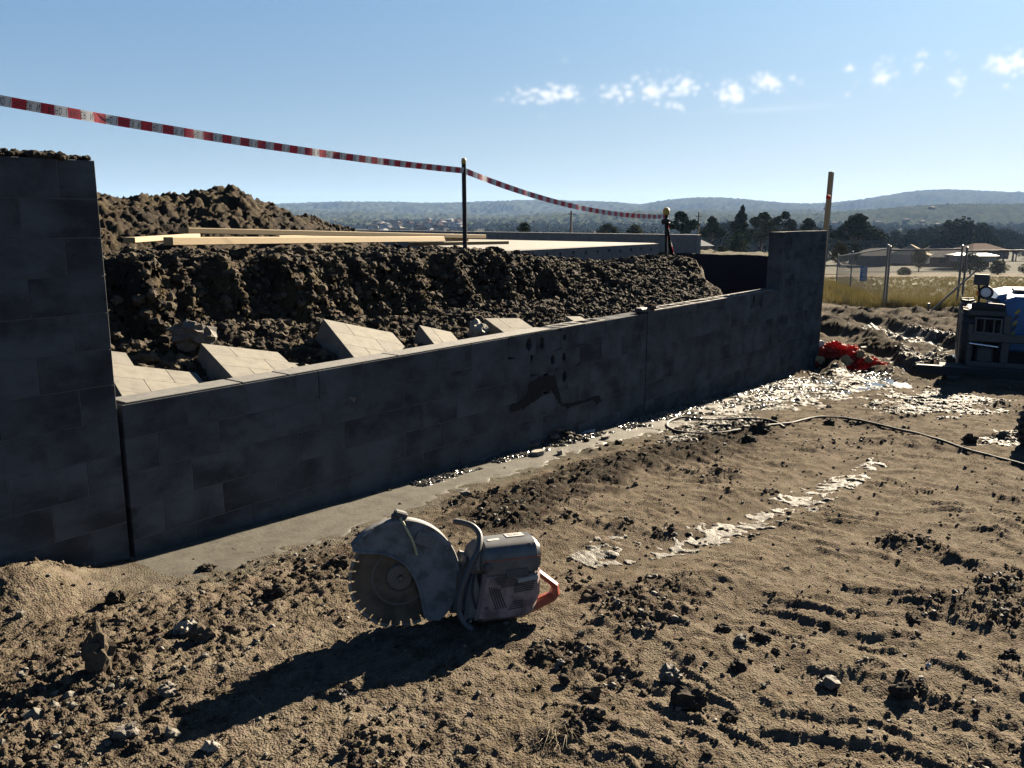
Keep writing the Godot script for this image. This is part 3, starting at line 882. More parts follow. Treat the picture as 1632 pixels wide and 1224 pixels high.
func build_distance() -> void:
	# wooded hills
	for k in 3:
		var dist: float = [1700.0, 2500.0, 3600.0][k]
		var ridge := func(px: float) -> float:    # skyline height in photograph pixels
			match k:
				0: return 352.0 - 8.0 * smoothstep(450.0, 900.0, px) - 14.0 * smoothstep(1050.0, 1500.0, px) + 5.0 * sin(px * 0.011)
				1: return 338.0 - 14.0 * smoothstep(1150.0, 1650.0, px) + 4.0 * sin(px * 0.009 + 1.0)
			return 324.0 - 3.0 * smoothstep(500.0, 760.0, px) + 4.0 * exp(-pow((px - 1020.0) / 30.0, 2.0)) - 5.0 * exp(-pow((px - 1110.0) / 90.0, 2.0)) + 3.0 * exp(-pow((px - 1250.0) / 70.0, 2.0)) - 16.0 * smoothstep(1300.0, 1500.0, px) + 2.0 * sin(px * 0.02)
		var rows := 46
		var cols := 900
		var pos := func(i: int, j: int) -> Vector3:
			var px := -500.0 + 2700.0 * j / (cols - 1)
			var d := dist * (0.70 + 0.42 * i / (rows - 1))
			var x := (px - 816.0) / 1396.0 * d
			var crest: float = EYE + (345.0 - ridge.call(px)) / 1396.0 * dist
			var low := -14.0 + 4.0 * k
			var t := float(i) / (rows - 1)
			var shape := smoothstep(0.0, 0.72, t) * (1.0 - smoothstep(0.78, 1.0, t) * 0.8)
			var h := lerpf(low, crest - 6.0, shape)
			h += 9.0 * na.get_noise_2d(x * 0.004, d * 0.004) * sin(shape * PI) * (1 + k)
			h += 5.5 * (nb.get_noise_2d(x * 0.055, d * 0.03) + 0.6 * nb.get_noise_2d(x * 0.13, d * 0.06)) + 4.0
			return Vector3(x, h, -d)
		setting("wooded_hill", sheet(rows, cols, pos, func(p: Vector3, _n: Vector3) -> Color:
			var g := nb.get_noise_2d(p.x * 0.03, p.z * 0.03)
			return Color(0.020, 0.026, 0.017).lerp(Color(0.038, 0.043, 0.028), smoothstep(-0.3, 0.4, g))), M.hill)
	build_trees()
	build_houses()
	# tall grass along the fence and in the paddock
	var tuft := MB.new()
	tuft.use_col = true
	for k in 16:
		var a := rng.randf() * TAU
		var r := rng.randf() * 0.14
		var p := Vector3(cos(a) * r, -0.03, sin(a) * r)
		var lean := Vector3(cos(a + rng.randf_range(-1, 1)), 0, sin(a + rng.randf_range(-1, 1))) * rng.randf_range(0.05, 0.25)
		var h := rng.randf_range(0.25, 0.6)
		var side := Vector3(-sin(a), 0, cos(a)) * 0.010
		var mixk := rng.randf()
		tuft.col = Color(0.45, 0.60, 0.36).lerp(Color(1.3, 1.2, 1.05), pow(mixk, 0.6))
		var q := p + lean * 0.45 + Vector3.UP * h * 0.6
		var e := p + lean + Vector3.UP * h
		tuft.quad(p - side, p + side, q + side * 0.8, q - side * 0.8)
		tuft.tri(q - side * 0.8, q + side * 0.8, e)
	var tm := tuft.mesh()
	var xfs := []
	for k in 2600:
		var t := rng.randf()
		var a: Vector3
		if t < 0.4: a = fa.lerp(fb, rng.randf())
		elif t < 0.8: a = fb.lerp(fc + (fc - fb) * 2.0, rng.randf())
		else: a = fa + (fa - fb) * rng.randf() * 1.0
		var off := Vector3(rng.randf_range(-0.8, 0.8), 0, rng.randf_range(-3.2, 0.7))
		var p := a + off
		p.y = mud(p.x, p.z) if -p.z < 61.0 else valley(p.x, -p.z)
		var s := rng.randf_range(0.4, 1.0)
		xfs.append(Transform3D(Basis(Vector3.UP, rng.randf() * TAU).scaled(Vector3(s, s * rng.randf_range(0.7, 1.2), s)), p))
	for k in 7000:
		var d := 30.0 + 75.0 * pow(rng.randf(), 1.3)
		var x := d * rng.randf_range(0.30, 0.72)
		if fence_side(x, -d) < 0.5: continue
		var p := Vector3(x, 0, -d)
		p.y = mud(x, -d) if d < 61.0 else valley(x, d)
		var s := rng.randf_range(0.35, 0.8)
		xfs.append(Transform3D(Basis(Vector3.UP, rng.randf() * TAU).scaled(Vector3(s * 1.3, s * 0.6, s * 1.3)), p))
	scatter("long_grass", tm, M.grass_dry, xfs)

func crown_mesh(salt: int, lobes: Array, count: int, leaf: float) -> ArrayMesh:
	var r := RandomNumberGenerator.new()
	r.seed = 900 + salt
	var b := MB.new()
	b.use_col = true
	for k in count:
		var l: Array = lobes[r.randi() % lobes.size()]
		var d := Vector3(r.randfn(), r.randfn(), r.randfn()).normalized()
		var rad := pow(r.randf(), 0.45)
		var p := Vector3(l[0], l[1], l[2]) + Vector3(d.x * l[3], d.y * l[4], d.z * l[3]) * rad
		var g := nb.get_noise_3d(p.x * 4.0 + salt, p.y * 4.0, p.z * 4.0)
		if g < -0.22: continue
		var t := r.randf_range(0.7, 1.25)
		b.col = Color(t, t * r.randf_range(0.92, 1.08), t * r.randf_range(0.8, 1.05))
		var x := Vector3(r.randfn(), r.randfn() * 0.6, r.randfn()).normalized() * leaf * r.randf_range(0.6, 1.3)
		var y := Vector3(r.randfn(), r.randfn(), r.randfn()).cross(x).normalized() * leaf * r.randf_range(0.5, 1.0)
		b.tri(p - x, p + y * 0.9, p + x)
		b.tri(p - x * 0.6, p + x * 0.8, p - y)
	return b.mesh()
func trunk_mesh(salt: int, top: float) -> ArrayMesh:
	var r := RandomNumberGenerator.new()
	r.seed = 300 + salt
	var b := MB.new()
	var fork := Vector3(r.randf_range(-0.03, 0.03), top * 0.45, r.randf_range(-0.03, 0.03))
	b.tube([Vector3(0, -0.03, 0), Vector3(0.01, top * 0.2, 0), fork], 0.032, 6, 0.022)
	for k in 5:
		var a := TAU * k / 5.0 + r.randf()
		var e := fork + Vector3(cos(a) * 0.2, r.randf_range(0.12, 0.35), sin(a) * 0.2)
		b.tube([fork - Vector3(0, 0.02, 0), fork.lerp(e, 0.5) + Vector3(0, 0.02, 0), e], 0.016, 5, 0.006)
	return b.mesh()
func build_trees() -> void:
	# shapes of unit height, scaled to each tree
	var shapes := [
		[[0, 0.72, 0, 0.20, 0.16], [-0.22, 0.60, 0.05, 0.19, 0.13], [0.22, 0.62, -0.05, 0.2, 0.14], [0.05, 0.52, 0.2, 0.2, 0.13], [-0.05, 0.85, 0, 0.14, 0.12], [0.1, 0.5, -0.2, 0.2, 0.13]],
		[[0, 0.9, 0, 0.06, 0.1], [0, 0.75, 0, 0.12, 0.1], [0.03, 0.6, 0, 0.17, 0.1], [-0.03, 0.45, 0.02, 0.2, 0.1], [0.02, 0.32, 0, 0.22, 0.1]],
		[[0, 0.5, 0, 0.36, 0.42], [-0.26, 0.42, 0, 0.22, 0.3], [0.26, 0.45, 0, 0.22, 0.32], [0, 0.75, 0, 0.2, 0.2]],
		[[-0.15, 0.7, 0, 0.16, 0.13], [0.16, 0.78, 0, 0.15, 0.12], [0.0, 0.9, 0.05, 0.13, 0.1], [-0.25, 0.5, 0, 0.14, 0.1], [0.27, 0.52, 0, 0.16, 0.1], [0.0, 0.45, 0, 0.2, 0.15]]]
	var crowns := []
	var trunks := []
	for k in 4:
		crowns.append(crown_mesh(k, shapes[k], 5200, 0.028))
		trunks.append(trunk_mesh(k, 0.8))
	# x, top y, base y, distance, shape, leaf, squash, label
	var list := [
		[835, 352, 374, 95, 2, 0, 1.5, "low dark bush showing over the far edge of the concrete pad"],
		[968, 354, 380, 120, 2, 1, 1.6, "wide olive bush beyond the pad, nearest the timber power pole"],
		[1012, 356, 382, 125, 2, 2, 1.5, "yellowish green bush beyond the pad beside the capped picket"],
		[1086, 335, 394, 110, 0, 0, 1.15, "dark round gum tree right behind the yellow capped picket"],
		[1133, 343, 402, 130, 0, 0, 0.95, "dark gum beside the house with the white roof"],
		[1178, 326, 408, 140, 1, 0, 1.0, "tallest tree of the grove, a pine with a ragged spire"],
		[1212, 338, 408, 135, 3, 2, 1.0, "grey green loose gum standing next to the ragged pine"],
		[1248, 337, 405, 150, 3, 1, 0.95, "open crowned gum seen over the stepped up end of the wall"],
		[1285, 346, 405, 140, 0, 0, 1.15, "dark flat topped tree just behind the leaning timber stake"],
		[1362, 338, 412, 150, 0, 0, 1.45, "broad black green tree between the timber stake and the gate"],
		[1338, 383, 425, 80, 2, 3, 0.9, "brownish shrub at the paddock corner by the timber stake"],
		[1362, 384, 420, 95, 2, 1, 0.8, "small grey shrub next to the brownish shrub by the fence"],
		[1175, 368, 412, 110, 2, 1, 1.3, "scrubby undergrowth below the grove left of the stepped wall"],
		[1105, 388, 408, 90, 2, 3, 1.6, "straggly bush in front of the white roof"],
		[1150, 390, 410, 88, 2, 2, 1.5, "light green shrub at the edge of the grassy bank"],
		[1464, 392, 432, 150, 2, 3, 1.0, "olive shrub between the cream gable and the grey roof"],
		[1440, 424, 442, 128, 2, 2, 1.6, "low green tussock bush on the bare brown strip in the paddock"],
		[1545, 400, 440, 140, 2, 1, 1.3, "leafy hedge bush in front of the white verandah roof"],
		[1590, 412, 440, 135, 2, 2, 1.7, "clipped green hedge bush at the far end of the paddock"],
		[1645, 414, 440, 135, 2, 1, 1.8, "hedge bush running out past the end of the paddock"]]
	for q in list:
		var d: float = q[3]
		var base := at_depth(q[0], q[2], d)
		var top := at_depth(q[0], q[1], d)
		var h := top.y - base.y
		var t := thing("tree" if h > 2.5 else "bush", q[7], "tree" if h > 2.5 else "bush", Transform3D(Basis(Vector3.UP, q[0] * 0.37).scaled(Vector3(h * q[6], h, h * q[6])), base))
		part(t, "trunk", trunks[q[4]], M.bark)
		part(t, "crown", crowns[q[4]], M["leaf%d" % q[5]])
	# belt of trees in the valley behind the houses: told apart as single crowns
	var r := RandomNumberGenerator.new()
	r.seed = 61
	for k in 46:
		var px := 1120.0 + 560.0 * k / 45.0 + r.randf_range(-10, 10)
		var d := r.randf_range(240.0, 380.0)
		var base := Vector3((px - 816.0) / 1396.0 * d, valley((px - 816.0) / 1396.0 * d, d) - 0.3, -d)
		var h := r.randf_range(10.0, 15.5) * (1.25 if px > 1575 and px < 1625 else 1.0)
		var sh: int = [0, 3, 2, 0][k % 4]
		var wd := r.randf_range(0.8, 1.1)
		var t := thing("tree", "tree in the dark belt of gums behind the house roofs", "tree", Transform3D(Basis(Vector3.UP, k * 1.7).scaled(Vector3(h * wd, h, h * wd)), base), "gums in the dark belt behind the houses")
		part(t, "trunk", trunks[sh], M.bark)
		part(t, "crown", crowns[sh], M["leaf%d" % (k % 2)])
	# the wooded valley floor reads as one mass
	var small := crown_mesh(9, shapes[2], 260, 0.12)
	var xfs := []
	for k in 3000:
		var d := 400.0 + 1300.0 * pow(r.randf(), 0.8)
		var x := d * r.randf_range(-0.35, 0.68)
		if x / d < -0.03 and d > 650.0 and d < 1150.0 and r.randf() < 0.8: continue
		var s := r.randf_range(7.0, 13.0)
		xfs.append(Transform3D(Basis(Vector3.UP, r.randf() * TAU).scaled(Vector3(s, s * 0.9, s)), Vector3(x, valley(x, d) - 1.0, -d)))
	scatter("valley_wood", small, M.leaf1, xfs)
	# power poles
	for q in [[910, 336, 372, 100, "timber power pole standing over the far edge of the pad"], [1112, 338, 385, 120, "thin power pole between the round gum and the grove"]]:
		var a := at_depth(q[0], q[2], q[3])
		var b := at_depth(q[0], q[1], q[3])
		var h := b.y - a.y
		var t := thing("power_pole", q[4], "pole", Transform3D(Basis(), a))
		var m := MB.new()
		m.tube([Vector3(0, -0.5, 0), Vector3(0, h, 0)], 0.13, 8, 0.10)
		part(t, "pole", m.mesh(), M.bark)
		m = MB.new()
		m.box(Transform3D(Basis(), Vector3(0, h * 0.86, 0.14)), Vector3(0.9, 0.08, 0.08))
		part(t, "crossarm", m.mesh(), M.bark)

func house(label: String, c: Vector3, w: float, dp: float, hw: float, hr: float, wall: Material, roof: Material, turn := 0.0, group := "") -> void:
	var t := thing("house", label, "house", Transform3D(Basis(Vector3.UP, turn), c), group)
	var b := MB.new()
	b.box(Transform3D(Basis(), Vector3(0, hw * 0.5 - 0.3, 0)), Vector3(w, hw + 0.6, dp), 0.02)
	part(t, "wall", b.mesh(), wall)
	b = MB.new()
	var e := 0.45
	var x := w * 0.5 + e
	var z := dp * 0.5 + e
	var rx := maxf(w * 0.5 - dp * 0.4, w * 0.12)
	var A := Vector3(-x, hw, z); var B := Vector3(x, hw, z); var C := Vector3(x, hw, -z); var D := Vector3(-x, hw, -z)
	var E := Vector3(-rx, hw + hr, 0); var F := Vector3(rx, hw + hr, 0)
	b.quad(A, B, F, E); b.quad(C, D, E, F); b.tri(B, C, F); b.tri(D, A, E); b.quad(D, C, B, A)
	part(t, "roof", b.mesh(), roof)
	if w > 9.0:
		for k in 3:
			b = MB.new()
			b.box(Transform3D(Basis(), Vector3(-w * 0.32 + k * w * 0.32, hw * 0.55, dp * 0.5 + 0.02)), Vector3(1.5, 1.1, 0.06), 0.01)
			part(t, "window", b.mesh(), M.pane)
func build_houses() -> void:
	var at := func(px: float, py: float, d: float) -> Vector3: return at_depth(px, py, d)
	house("house with a bright white hipped roof in front of the grove", at.call(1098, 397, 120), 4.2, 4.0, 0.5, 1.3, M.wall_pale, M.roof_white, 0.3)
	house("long dark roofed house left of the cream gable", at.call(1408, 418, 190), 12.0, 8.0, 1.6, 1.5, M.wall_brick, M.roof_dark, 0.1)
	house("house whose cream coloured roof end catches the sun", at.call(1450, 415, 185), 5.0, 7.0, 1.2, 2.2, M.wall_pale, M.roof_cream, 1.0)
	house("house with a long pale grey roof beside the cream gable", at.call(1492, 414, 200), 7.5, 6.0, 1.0, 2.4, M.wall_brick, M.roof_dark, -0.15)
	house("low house with a dark roof right behind the hedge", at.call(1515, 420, 195), 13.0, 8.0, 1.6, 1.6, M.wall_brick, M.roof_dark, 0.05)
	house("small shed with a white roof behind the leafy hedge bush", at.call(1528, 412, 190), 3.5, 3.0, 0.8, 0.5, M.wall_pale, M.roof_white, 0.0)
	house("shed with a long white verandah roof by the hedge", at.call(1565, 413, 190), 4.6, 3.0, 0.8, 0.5, M.wall_pale, M.roof_white, 0.05)
	house("brown roofed house behind the white verandah roof", at.call(1560, 408, 215), 10.0, 8.0, 1.4, 1.7, M.wall_brick, M.roof_red, 0.2)
	var r := RandomNumberGenerator.new()
	r.seed = 99
	for k in 46:
		var px := r.randf_range(592.0, 735.0)
		var d := r.randf_range(680.0, 1150.0)
		var x := (px - 816.0) / 1396.0 * d
		house("house in the pale roofed town below the far wooded hills", Vector3(x, valley(x, d) + 4.5 + (d - 680.0) * 0.012, -d), r.randf_range(6, 9), r.randf_range(6, 9), 3.0, 1.8, [M.wall_pale, M.roof_white, M.wall_brick][k % 3], [M.roof_white, M.roof_dark, M.roof_red, M.wall_pale][r.randi() % 4], r.randf() * 3.0, "houses of the far town")
	for q in [[1400, 356], [1444, 352], [1470, 355], [1492, 359], [1516, 357], [1530, 358], [1485, 333], [1330, 357]]:
		var d := 900.0
		var x: float = (q[0] - 816.0) / 1396.0 * d
		var p := at_depth(q[0], q[1], d)
		house("white roofed house among the trees at the foot of the right hand hill", p, 5.5, 4.5, 1.6, 1.1, M.wall_pale, M.wall_pale, r.randf() * 0.5, "white roofs at the foot of the hill")

# ---------------------------------------------------------------- walls
func block_mesh(l: float, h: float, kind := 0) -> ArrayMesh:
	var key := "%.3f/%.3f/%d" % [l, h, kind]
	if blocks.has(key): return blocks[key]
	var b := MB.new()
	if kind == 0:
		b.box(Transform3D.IDENTITY, Vector3(l, h, THICK), 0.0025)
	elif kind == 1:          # hollow block: two open cores in the top
		b.box(Transform3D(Basis(), Vector3(0, -0.045, 0)), Vector3(l, h - 0.09, THICK), 0.004)
		var s := 0.030
		var y := h * 0.5 - 0.045
		b.box(Transform3D(Basis(), Vector3(0, y, THICK * 0.5 - s * 0.5)), Vector3(l, 0.09, s), 0.003)
		b.box(Transform3D(Basis(), Vector3(0, y, -THICK * 0.5 + s * 0.5)), Vector3(l, 0.09, s), 0.003)
		for x in [-l * 0.5 + s * 0.5, 0.0, l * 0.5 - s * 0.5]:
			b.box(Transform3D(Basis(), Vector3(x, y - 0.001, 0)), Vector3(s, 0.088, THICK - 2 * s), 0.002)
	elif kind == 2:          # paler layer that brightens the sunlit tops of shells and webs by colour
		var s := 0.028
		for z in [THICK * 0.5 - s * 0.5 - 0.002, -THICK * 0.5 + s * 0.5 + 0.002]: b.box(Transform3D(Basis(), Vector3(0, 0.003, z)), Vector3(l, 0.007, s), 0.002)
		for x in [-l * 0.5 + s * 0.5, 0.0, l * 0.5 - s * 0.5]: b.box(Transform3D(Basis(), Vector3(x, 0.0025, 0)), Vector3(s, 0.007, THICK - 2 * s), 0.002)
	blocks[key] = b.mesh()
	return blocks[key]
func holed_block(l: float, h: float, holes: Array) -> ArrayMesh:      # holes: centre x, y, half width, half height, knocked through the face
	var b := MB.new()
	var z := THICK * 0.5
	b.box(Transform3D(Basis(), Vector3(0, 0, -0.045)), Vector3(l, h, THICK - 0.09), 0.004)
	# front shell in upright strips between the holes
	holes.sort_custom(func(p, q): return p[0] < q[0])
	var xs := [-l * 0.5]
	for i in holes.size() - 1: xs.append((holes[i][0] + holes[i + 1][0]) * 0.5)
	xs.append(l * 0.5)
	for i in holes.size():
		var q: Array = holes[i]
		var n := 24
		var outer := []
		var inner := []
		for k in n:
			var a := TAU * k / n
			var d := Vector2(cos(a), sin(a))
			var wob := 1.0 + 0.22 * nb.get_noise_2d(cos(a) * 2.0 + q[0] * 30.0, sin(a) * 2.0 + q[1] * 50.0)
			inner.append(Vector3(q[0] + d.x * q[2] * wob, q[1] + d.y * q[3] * wob, z))
			var tx := 1e9
			if absf(d.x) > 1e-4: tx = ((xs[i + 1] if d.x > 0 else xs[i]) - q[0]) / d.x
			var ty := 1e9
			if absf(d.y) > 1e-4: ty = ((h * 0.5 if d.y > 0 else -h * 0.5) - q[1]) / d.y
			var t := minf(tx, ty)
			outer.append(Vector3(q[0] + d.x * t, q[1] + d.y * t, z))
		for k in n:
			var j := (k + 1) % n
			b.quad(inner[k], outer[k], outer[j], inner[j])
			var back := Vector3(0, 0, -0.088)
			b.quad(inner[j], inner[j] + back, inner[k] + back, inner[k])
	var y2 := h * 0.5
	for s in [-1.0, 1.0]:
		var p := Vector3(s * l * 0.5, -y2, z); var r := Vector3(s * l * 0.5, y2, z)
		var bk := Vector3(0, 0, -0.09)
		if s > 0: b.quad(p, p + bk, r + bk, r)
		else: b.quad(p, r, r + bk, p + bk)
		var p2 := Vector3(-l * 0.5, s * y2, z); var r2 := Vector3(l * 0.5, s * y2, z)
		if s > 0: b.quad(p2, r2, r2 + bk, p2 + bk)
		else: b.quad(p2, p2 + bk, r2 + bk, r2)
	return b.mesh()
func holed_plate(l: float, h: float, deep: float, holes: Array) -> ArrayMesh:     # a board with round holes bored through it, front at z = 0
	var b := MB.new()
	var xs := [-l * 0.5]
	for i in holes.size() - 1: xs.append((holes[i].x + holes[i + 1].x) * 0.5)
	xs.append(l * 0.5)
	var bk := Vector3(0, 0, -deep)
	for i in holes.size():
		var q: Vector3 = holes[i]
		var n := 20
		var outer := []
		var inner := []
		for k in n:
			var d := Vector2.from_angle(TAU * k / n)
			inner.append(Vector3(q.x + d.x * q.z, q.y + d.y * q.z, 0))
			var tx = 1e9 if absf(d.x) < 1e-4 else ((xs[i + 1] if d.x > 0 else xs[i]) - q.x) / d.x
			var ty := 1e9 if absf(d.y) < 1e-4 else ((h * 0.5 if d.y > 0 else -h * 0.5) - q.y) / d.y
			var tt := minf(tx, ty)
			outer.append(Vector3(q.x + d.x * tt, q.y + d.y * tt, 0))
		for k in n:
			var j := (k + 1) % n
			b.quad(inner[k], outer[k], outer[j], inner[j])
			b.quad(inner[j], inner[j] + bk, inner[k] + bk, inner[k])
	var x := l * 0.5
	var y := h * 0.5
	b.quad(Vector3(-x, y, 0), Vector3(x, y, 0), Vector3(x, y, 0) + bk, Vector3(-x, y, 0) + bk)
	b.quad(Vector3(-x, -y, 0) + bk, Vector3(x, -y, 0) + bk, Vector3(x, -y, 0), Vector3(-x, -y, 0))
	b.quad(Vector3(x, -y, 0), Vector3(x, -y, 0) + bk, Vector3(x, y, 0) + bk, Vector3(x, y, 0))
	b.quad(Vector3(-x, y, 0), Vector3(-x, y, 0) + bk, Vector3(-x, -y, 0) + bk, Vector3(-x, -y, 0))
	return b.mesh()
func courses(t: Node3D, u0: float, u1: float, top: float, bottom: float, hollow := [], holes := [], phase := 0, kerfs := []) -> void:
	var l := 0.37
	var gap := 0.003
	var k := 0
	var y := top
	var joints := []
	while y > bottom:
		if k > 0: joints.append([Vector3((u0 + u1) * 0.5, y, -THICK * 0.5), Vector3(u1 - u0 - 0.004, gap + 0.002, THICK - 0.0035)])
		var u := u0 - (l * 0.5 if (k + phase) % 2 == 1 else 0.0)
		while u < u1 - 0.01:
			var a := maxf(u, u0)
			var b := minf(u + l, u1)
			if k == 0:                        # sawn right through the top course
				for q in kerfs:
					if absf(a - q) < 0.004: a = q + 0.004
					if q > a + 0.01 and q < b - 0.01: b = q - 0.004
			u = b if b < minf(u + l, u1) - 0.001 else u + l
			if b - a < 0.03: continue
			var open := false
			for q in kerfs: open = open or (k == 0 and absf(a - q) < 0.02)
			for q in hollow: open = open or (k == 0 and a > q[0] - 0.2 and a < q[1] + 0.2)
			if a > u0 + 0.01 and not open: joints.append([Vector3(a, y - PITCHB * 0.5, -THICK * 0.5), Vector3(gap + 0.002, PITCHB - gap - 0.004, THICK - 0.0035)])
			var mid := (a + b) * 0.5
			var kind := 0
			if k == 0:
				for r in hollow:
					if mid > r[0] and mid < r[1] and b - a > 0.3: kind = 1
			var hs := []
			for q in holes:
				if q.x > a + 0.02 and q.x < b - 0.02 and q.y < y and q.y > y - PITCHB:
					hs.append([clampf(q.x - mid, -(b - a) * 0.5 + 0.05, (b - a) * 0.5 - 0.05), clampf(q.y - (y - PITCHB * 0.5), -0.03, 0.03), q.z, q.z * 1.35])
			var ms := holed_block(b - a - gap, PITCHB - gap, hs) if hs.size() > 0 else block_mesh(snappedf(b - a - gap, 0.001), PITCHB - gap, kind)
			var jut := 0.0016 * nb.get_noise_2d(mid * 9.0, y * 9.0)
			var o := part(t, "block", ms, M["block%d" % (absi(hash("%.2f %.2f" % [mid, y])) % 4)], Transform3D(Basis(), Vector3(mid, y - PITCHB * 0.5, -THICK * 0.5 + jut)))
			if hs.size() > 0: o.set_meta("label", "block with dark holes knocked through its face")
			if kind == 1:
				part(t, "lit_web_top", block_mesh(snappedf(b - a - gap, 0.001), PITCHB - gap, 2), M.cap, Transform3D(Basis(), Vector3(mid, y - gap * 0.5, -THICK * 0.5)))  # paler colour makes the block top look sunlit
			if kind == 1: o.set_meta("label", "hollow block with open cores")
		y -= PITCHB
		k += 1
	# mortar: a core behind the faces, and flush beds and perpends in the joints
	var m := MB.new()
	m.box(Transform3D(Basis(), Vector3((u0 + u1) * 0.5, (top - 0.1 + bottom - 0.1) * 0.5, -THICK * 0.5 - 0.047)), Vector3(u1 - u0 - 0.012, top - bottom, THICK - 0.104), 0.001)
	for q in joints: m.box(Transform3D(Basis(), q[0]), q[1], 0.0005)
	part(t, "mortar", m.mesh(), M.mortar)
func stain(t: Node3D, pts: Array) -> void:
	var poly := PackedVector2Array()
	for q in pts:
		var p := behind_wall(q[0], q[1], 0.0)
		poly.push_back(Vector2((p - O).dot(U), p.y))
	# ragged edge
	var rag := PackedVector2Array()
	for i in poly.size():
		var a := poly[i]
		var b := poly[(i + 1) % poly.size()]
		for k in 9:
			var p := a.lerp(b, k / 9.0)
			rag.push_back(p + Vector2(nb.get_noise_2d(p.x * 30.0, p.y * 30.0), nb.get_noise_2d(p.x * 30.0 + 9.0, p.y * 30.0)) * 0.02 + Vector2(nb.get_noise_2d(p.x * 60.0, p.y * 60.0), nb.get_noise_2d(p.x * 60.0 + 9.0, p.y * 60.0)) * 0.006)
	var m := MB.new()
	if Geometry2D.triangulate_polygon(rag).is_empty(): rag = poly
	m.prism(rag, 0.0, 0.0045, 0.0)
	part(t, "damp_patch", m.mesh(), M.damp)
func build_walls() -> void:
	var f := wall_frame()
	var holes := []
	for q in [[843, 549, 0.040], [864, 547, 0.038], [900, 538, 0.022], [882, 573, 0.030], [899, 569, 0.028], [900, 600, 0.036]]:
		var p := behind_wall(q[0], q[1], 0.0)
		holes.append(Vector3((p - O).dot(U), p.y, q[2]))
	var t := thing("block_wall", "low grey block wall with dark holes knocked in it and wet stains below them", "wall", f)
	courses(t, 0.012, 5.485, TOP, -0.55, [[3.85, 4.75]], holes, 0, [(behind_wall(508, 590, 0.0) - O).dot(U), (behind_wall(811, 545, 0.0) - O).dot(U)])
	stain(t, [[842, 612], [858, 602], [872, 598], [884, 600], [888, 615], [892, 630], [896, 645], [890, 640], [880, 622], [873, 626], [866, 620], [862, 632], [850, 640], [836, 650], [815, 656], [812, 648], [828, 640], [840, 632]])
	stain(t, [[893, 645], [955, 631], [958, 640], [950, 644], [945, 636], [905, 650]])
	# capping mortar that fills the cores, in lengths with open slots between them
	var ends := [0.03]
	for q in [[372, 610], [445, 596], [620, 562]]: ends.append((behind_wall(q[0], q[1], 0.09) - O).dot(U))
	ends.append(3.84)
	for k in ends.size() - 1:
		var capm := MB.new()
		var c0: float = ends[k] + 0.008
		var c1: float = ends[k + 1] - 0.008
		capm.box(Transform3D(Basis(), Vector3((c0 + c1) * 0.5, TOP + 0.003, -THICK * 0.5)), Vector3(c1 - c0, 0.012, THICK - 0.012), 0.004)
		part(t, "mortar_cap", capm.mesh(), M.cap)
	var t2 := thing("block_wall", "grey block wall past the upright joint, stepping up to a tall pier at its end", "wall", f)
	var pj := behind_wall(1202, 474, 0.0)
	courses(t2, 5.497, 9.012, TOP + 0.012, -0.75, [[5.5, 9.0]], [Vector3((pj - O).dot(U), TOP - 0.06, 0.035)])
	courses(t2, 9.018, 10.76, TOP + 0.012 + 4 * PITCHB + 0.003, -0.75, [], [])
	var t3 := thing("block_wall", "tall dark block wall with soil along its top, beside the open joint", "wall", f)
	courses(t3, -2.6, -0.012, 1.918, -0.4, [], [], 1)
	# soil left on the top of the tall wall
	var xfs := []
	for k in 700:
		var u := -0.03 - 1.6 * pow(rng.randf(), 1.2)
		var s := rng.randf_range(0.006, 0.022) * (1.5 if u < -0.16 and u > -0.30 else 1.0)
		xfs.append(Transform3D(Basis(Vector3(rng.randfn(), rng.randfn(), rng.randfn()).normalized(), rng.randf() * TAU).scaled(Vector3(s, s * 0.7, s)), Vector3(u, 1.920 + s * 0.3 + 0.02 * smoothstep(-0.05, -0.5, u) * rng.randf(), -rng.randf() * THICK)))
	var rk := MB.new()
	rk.rock(Transform3D.IDENTITY, nd, 0.45, 3.0)
	scatter("soil_crumbs", rk.mesh(), M.dark_clod, xfs, t3)

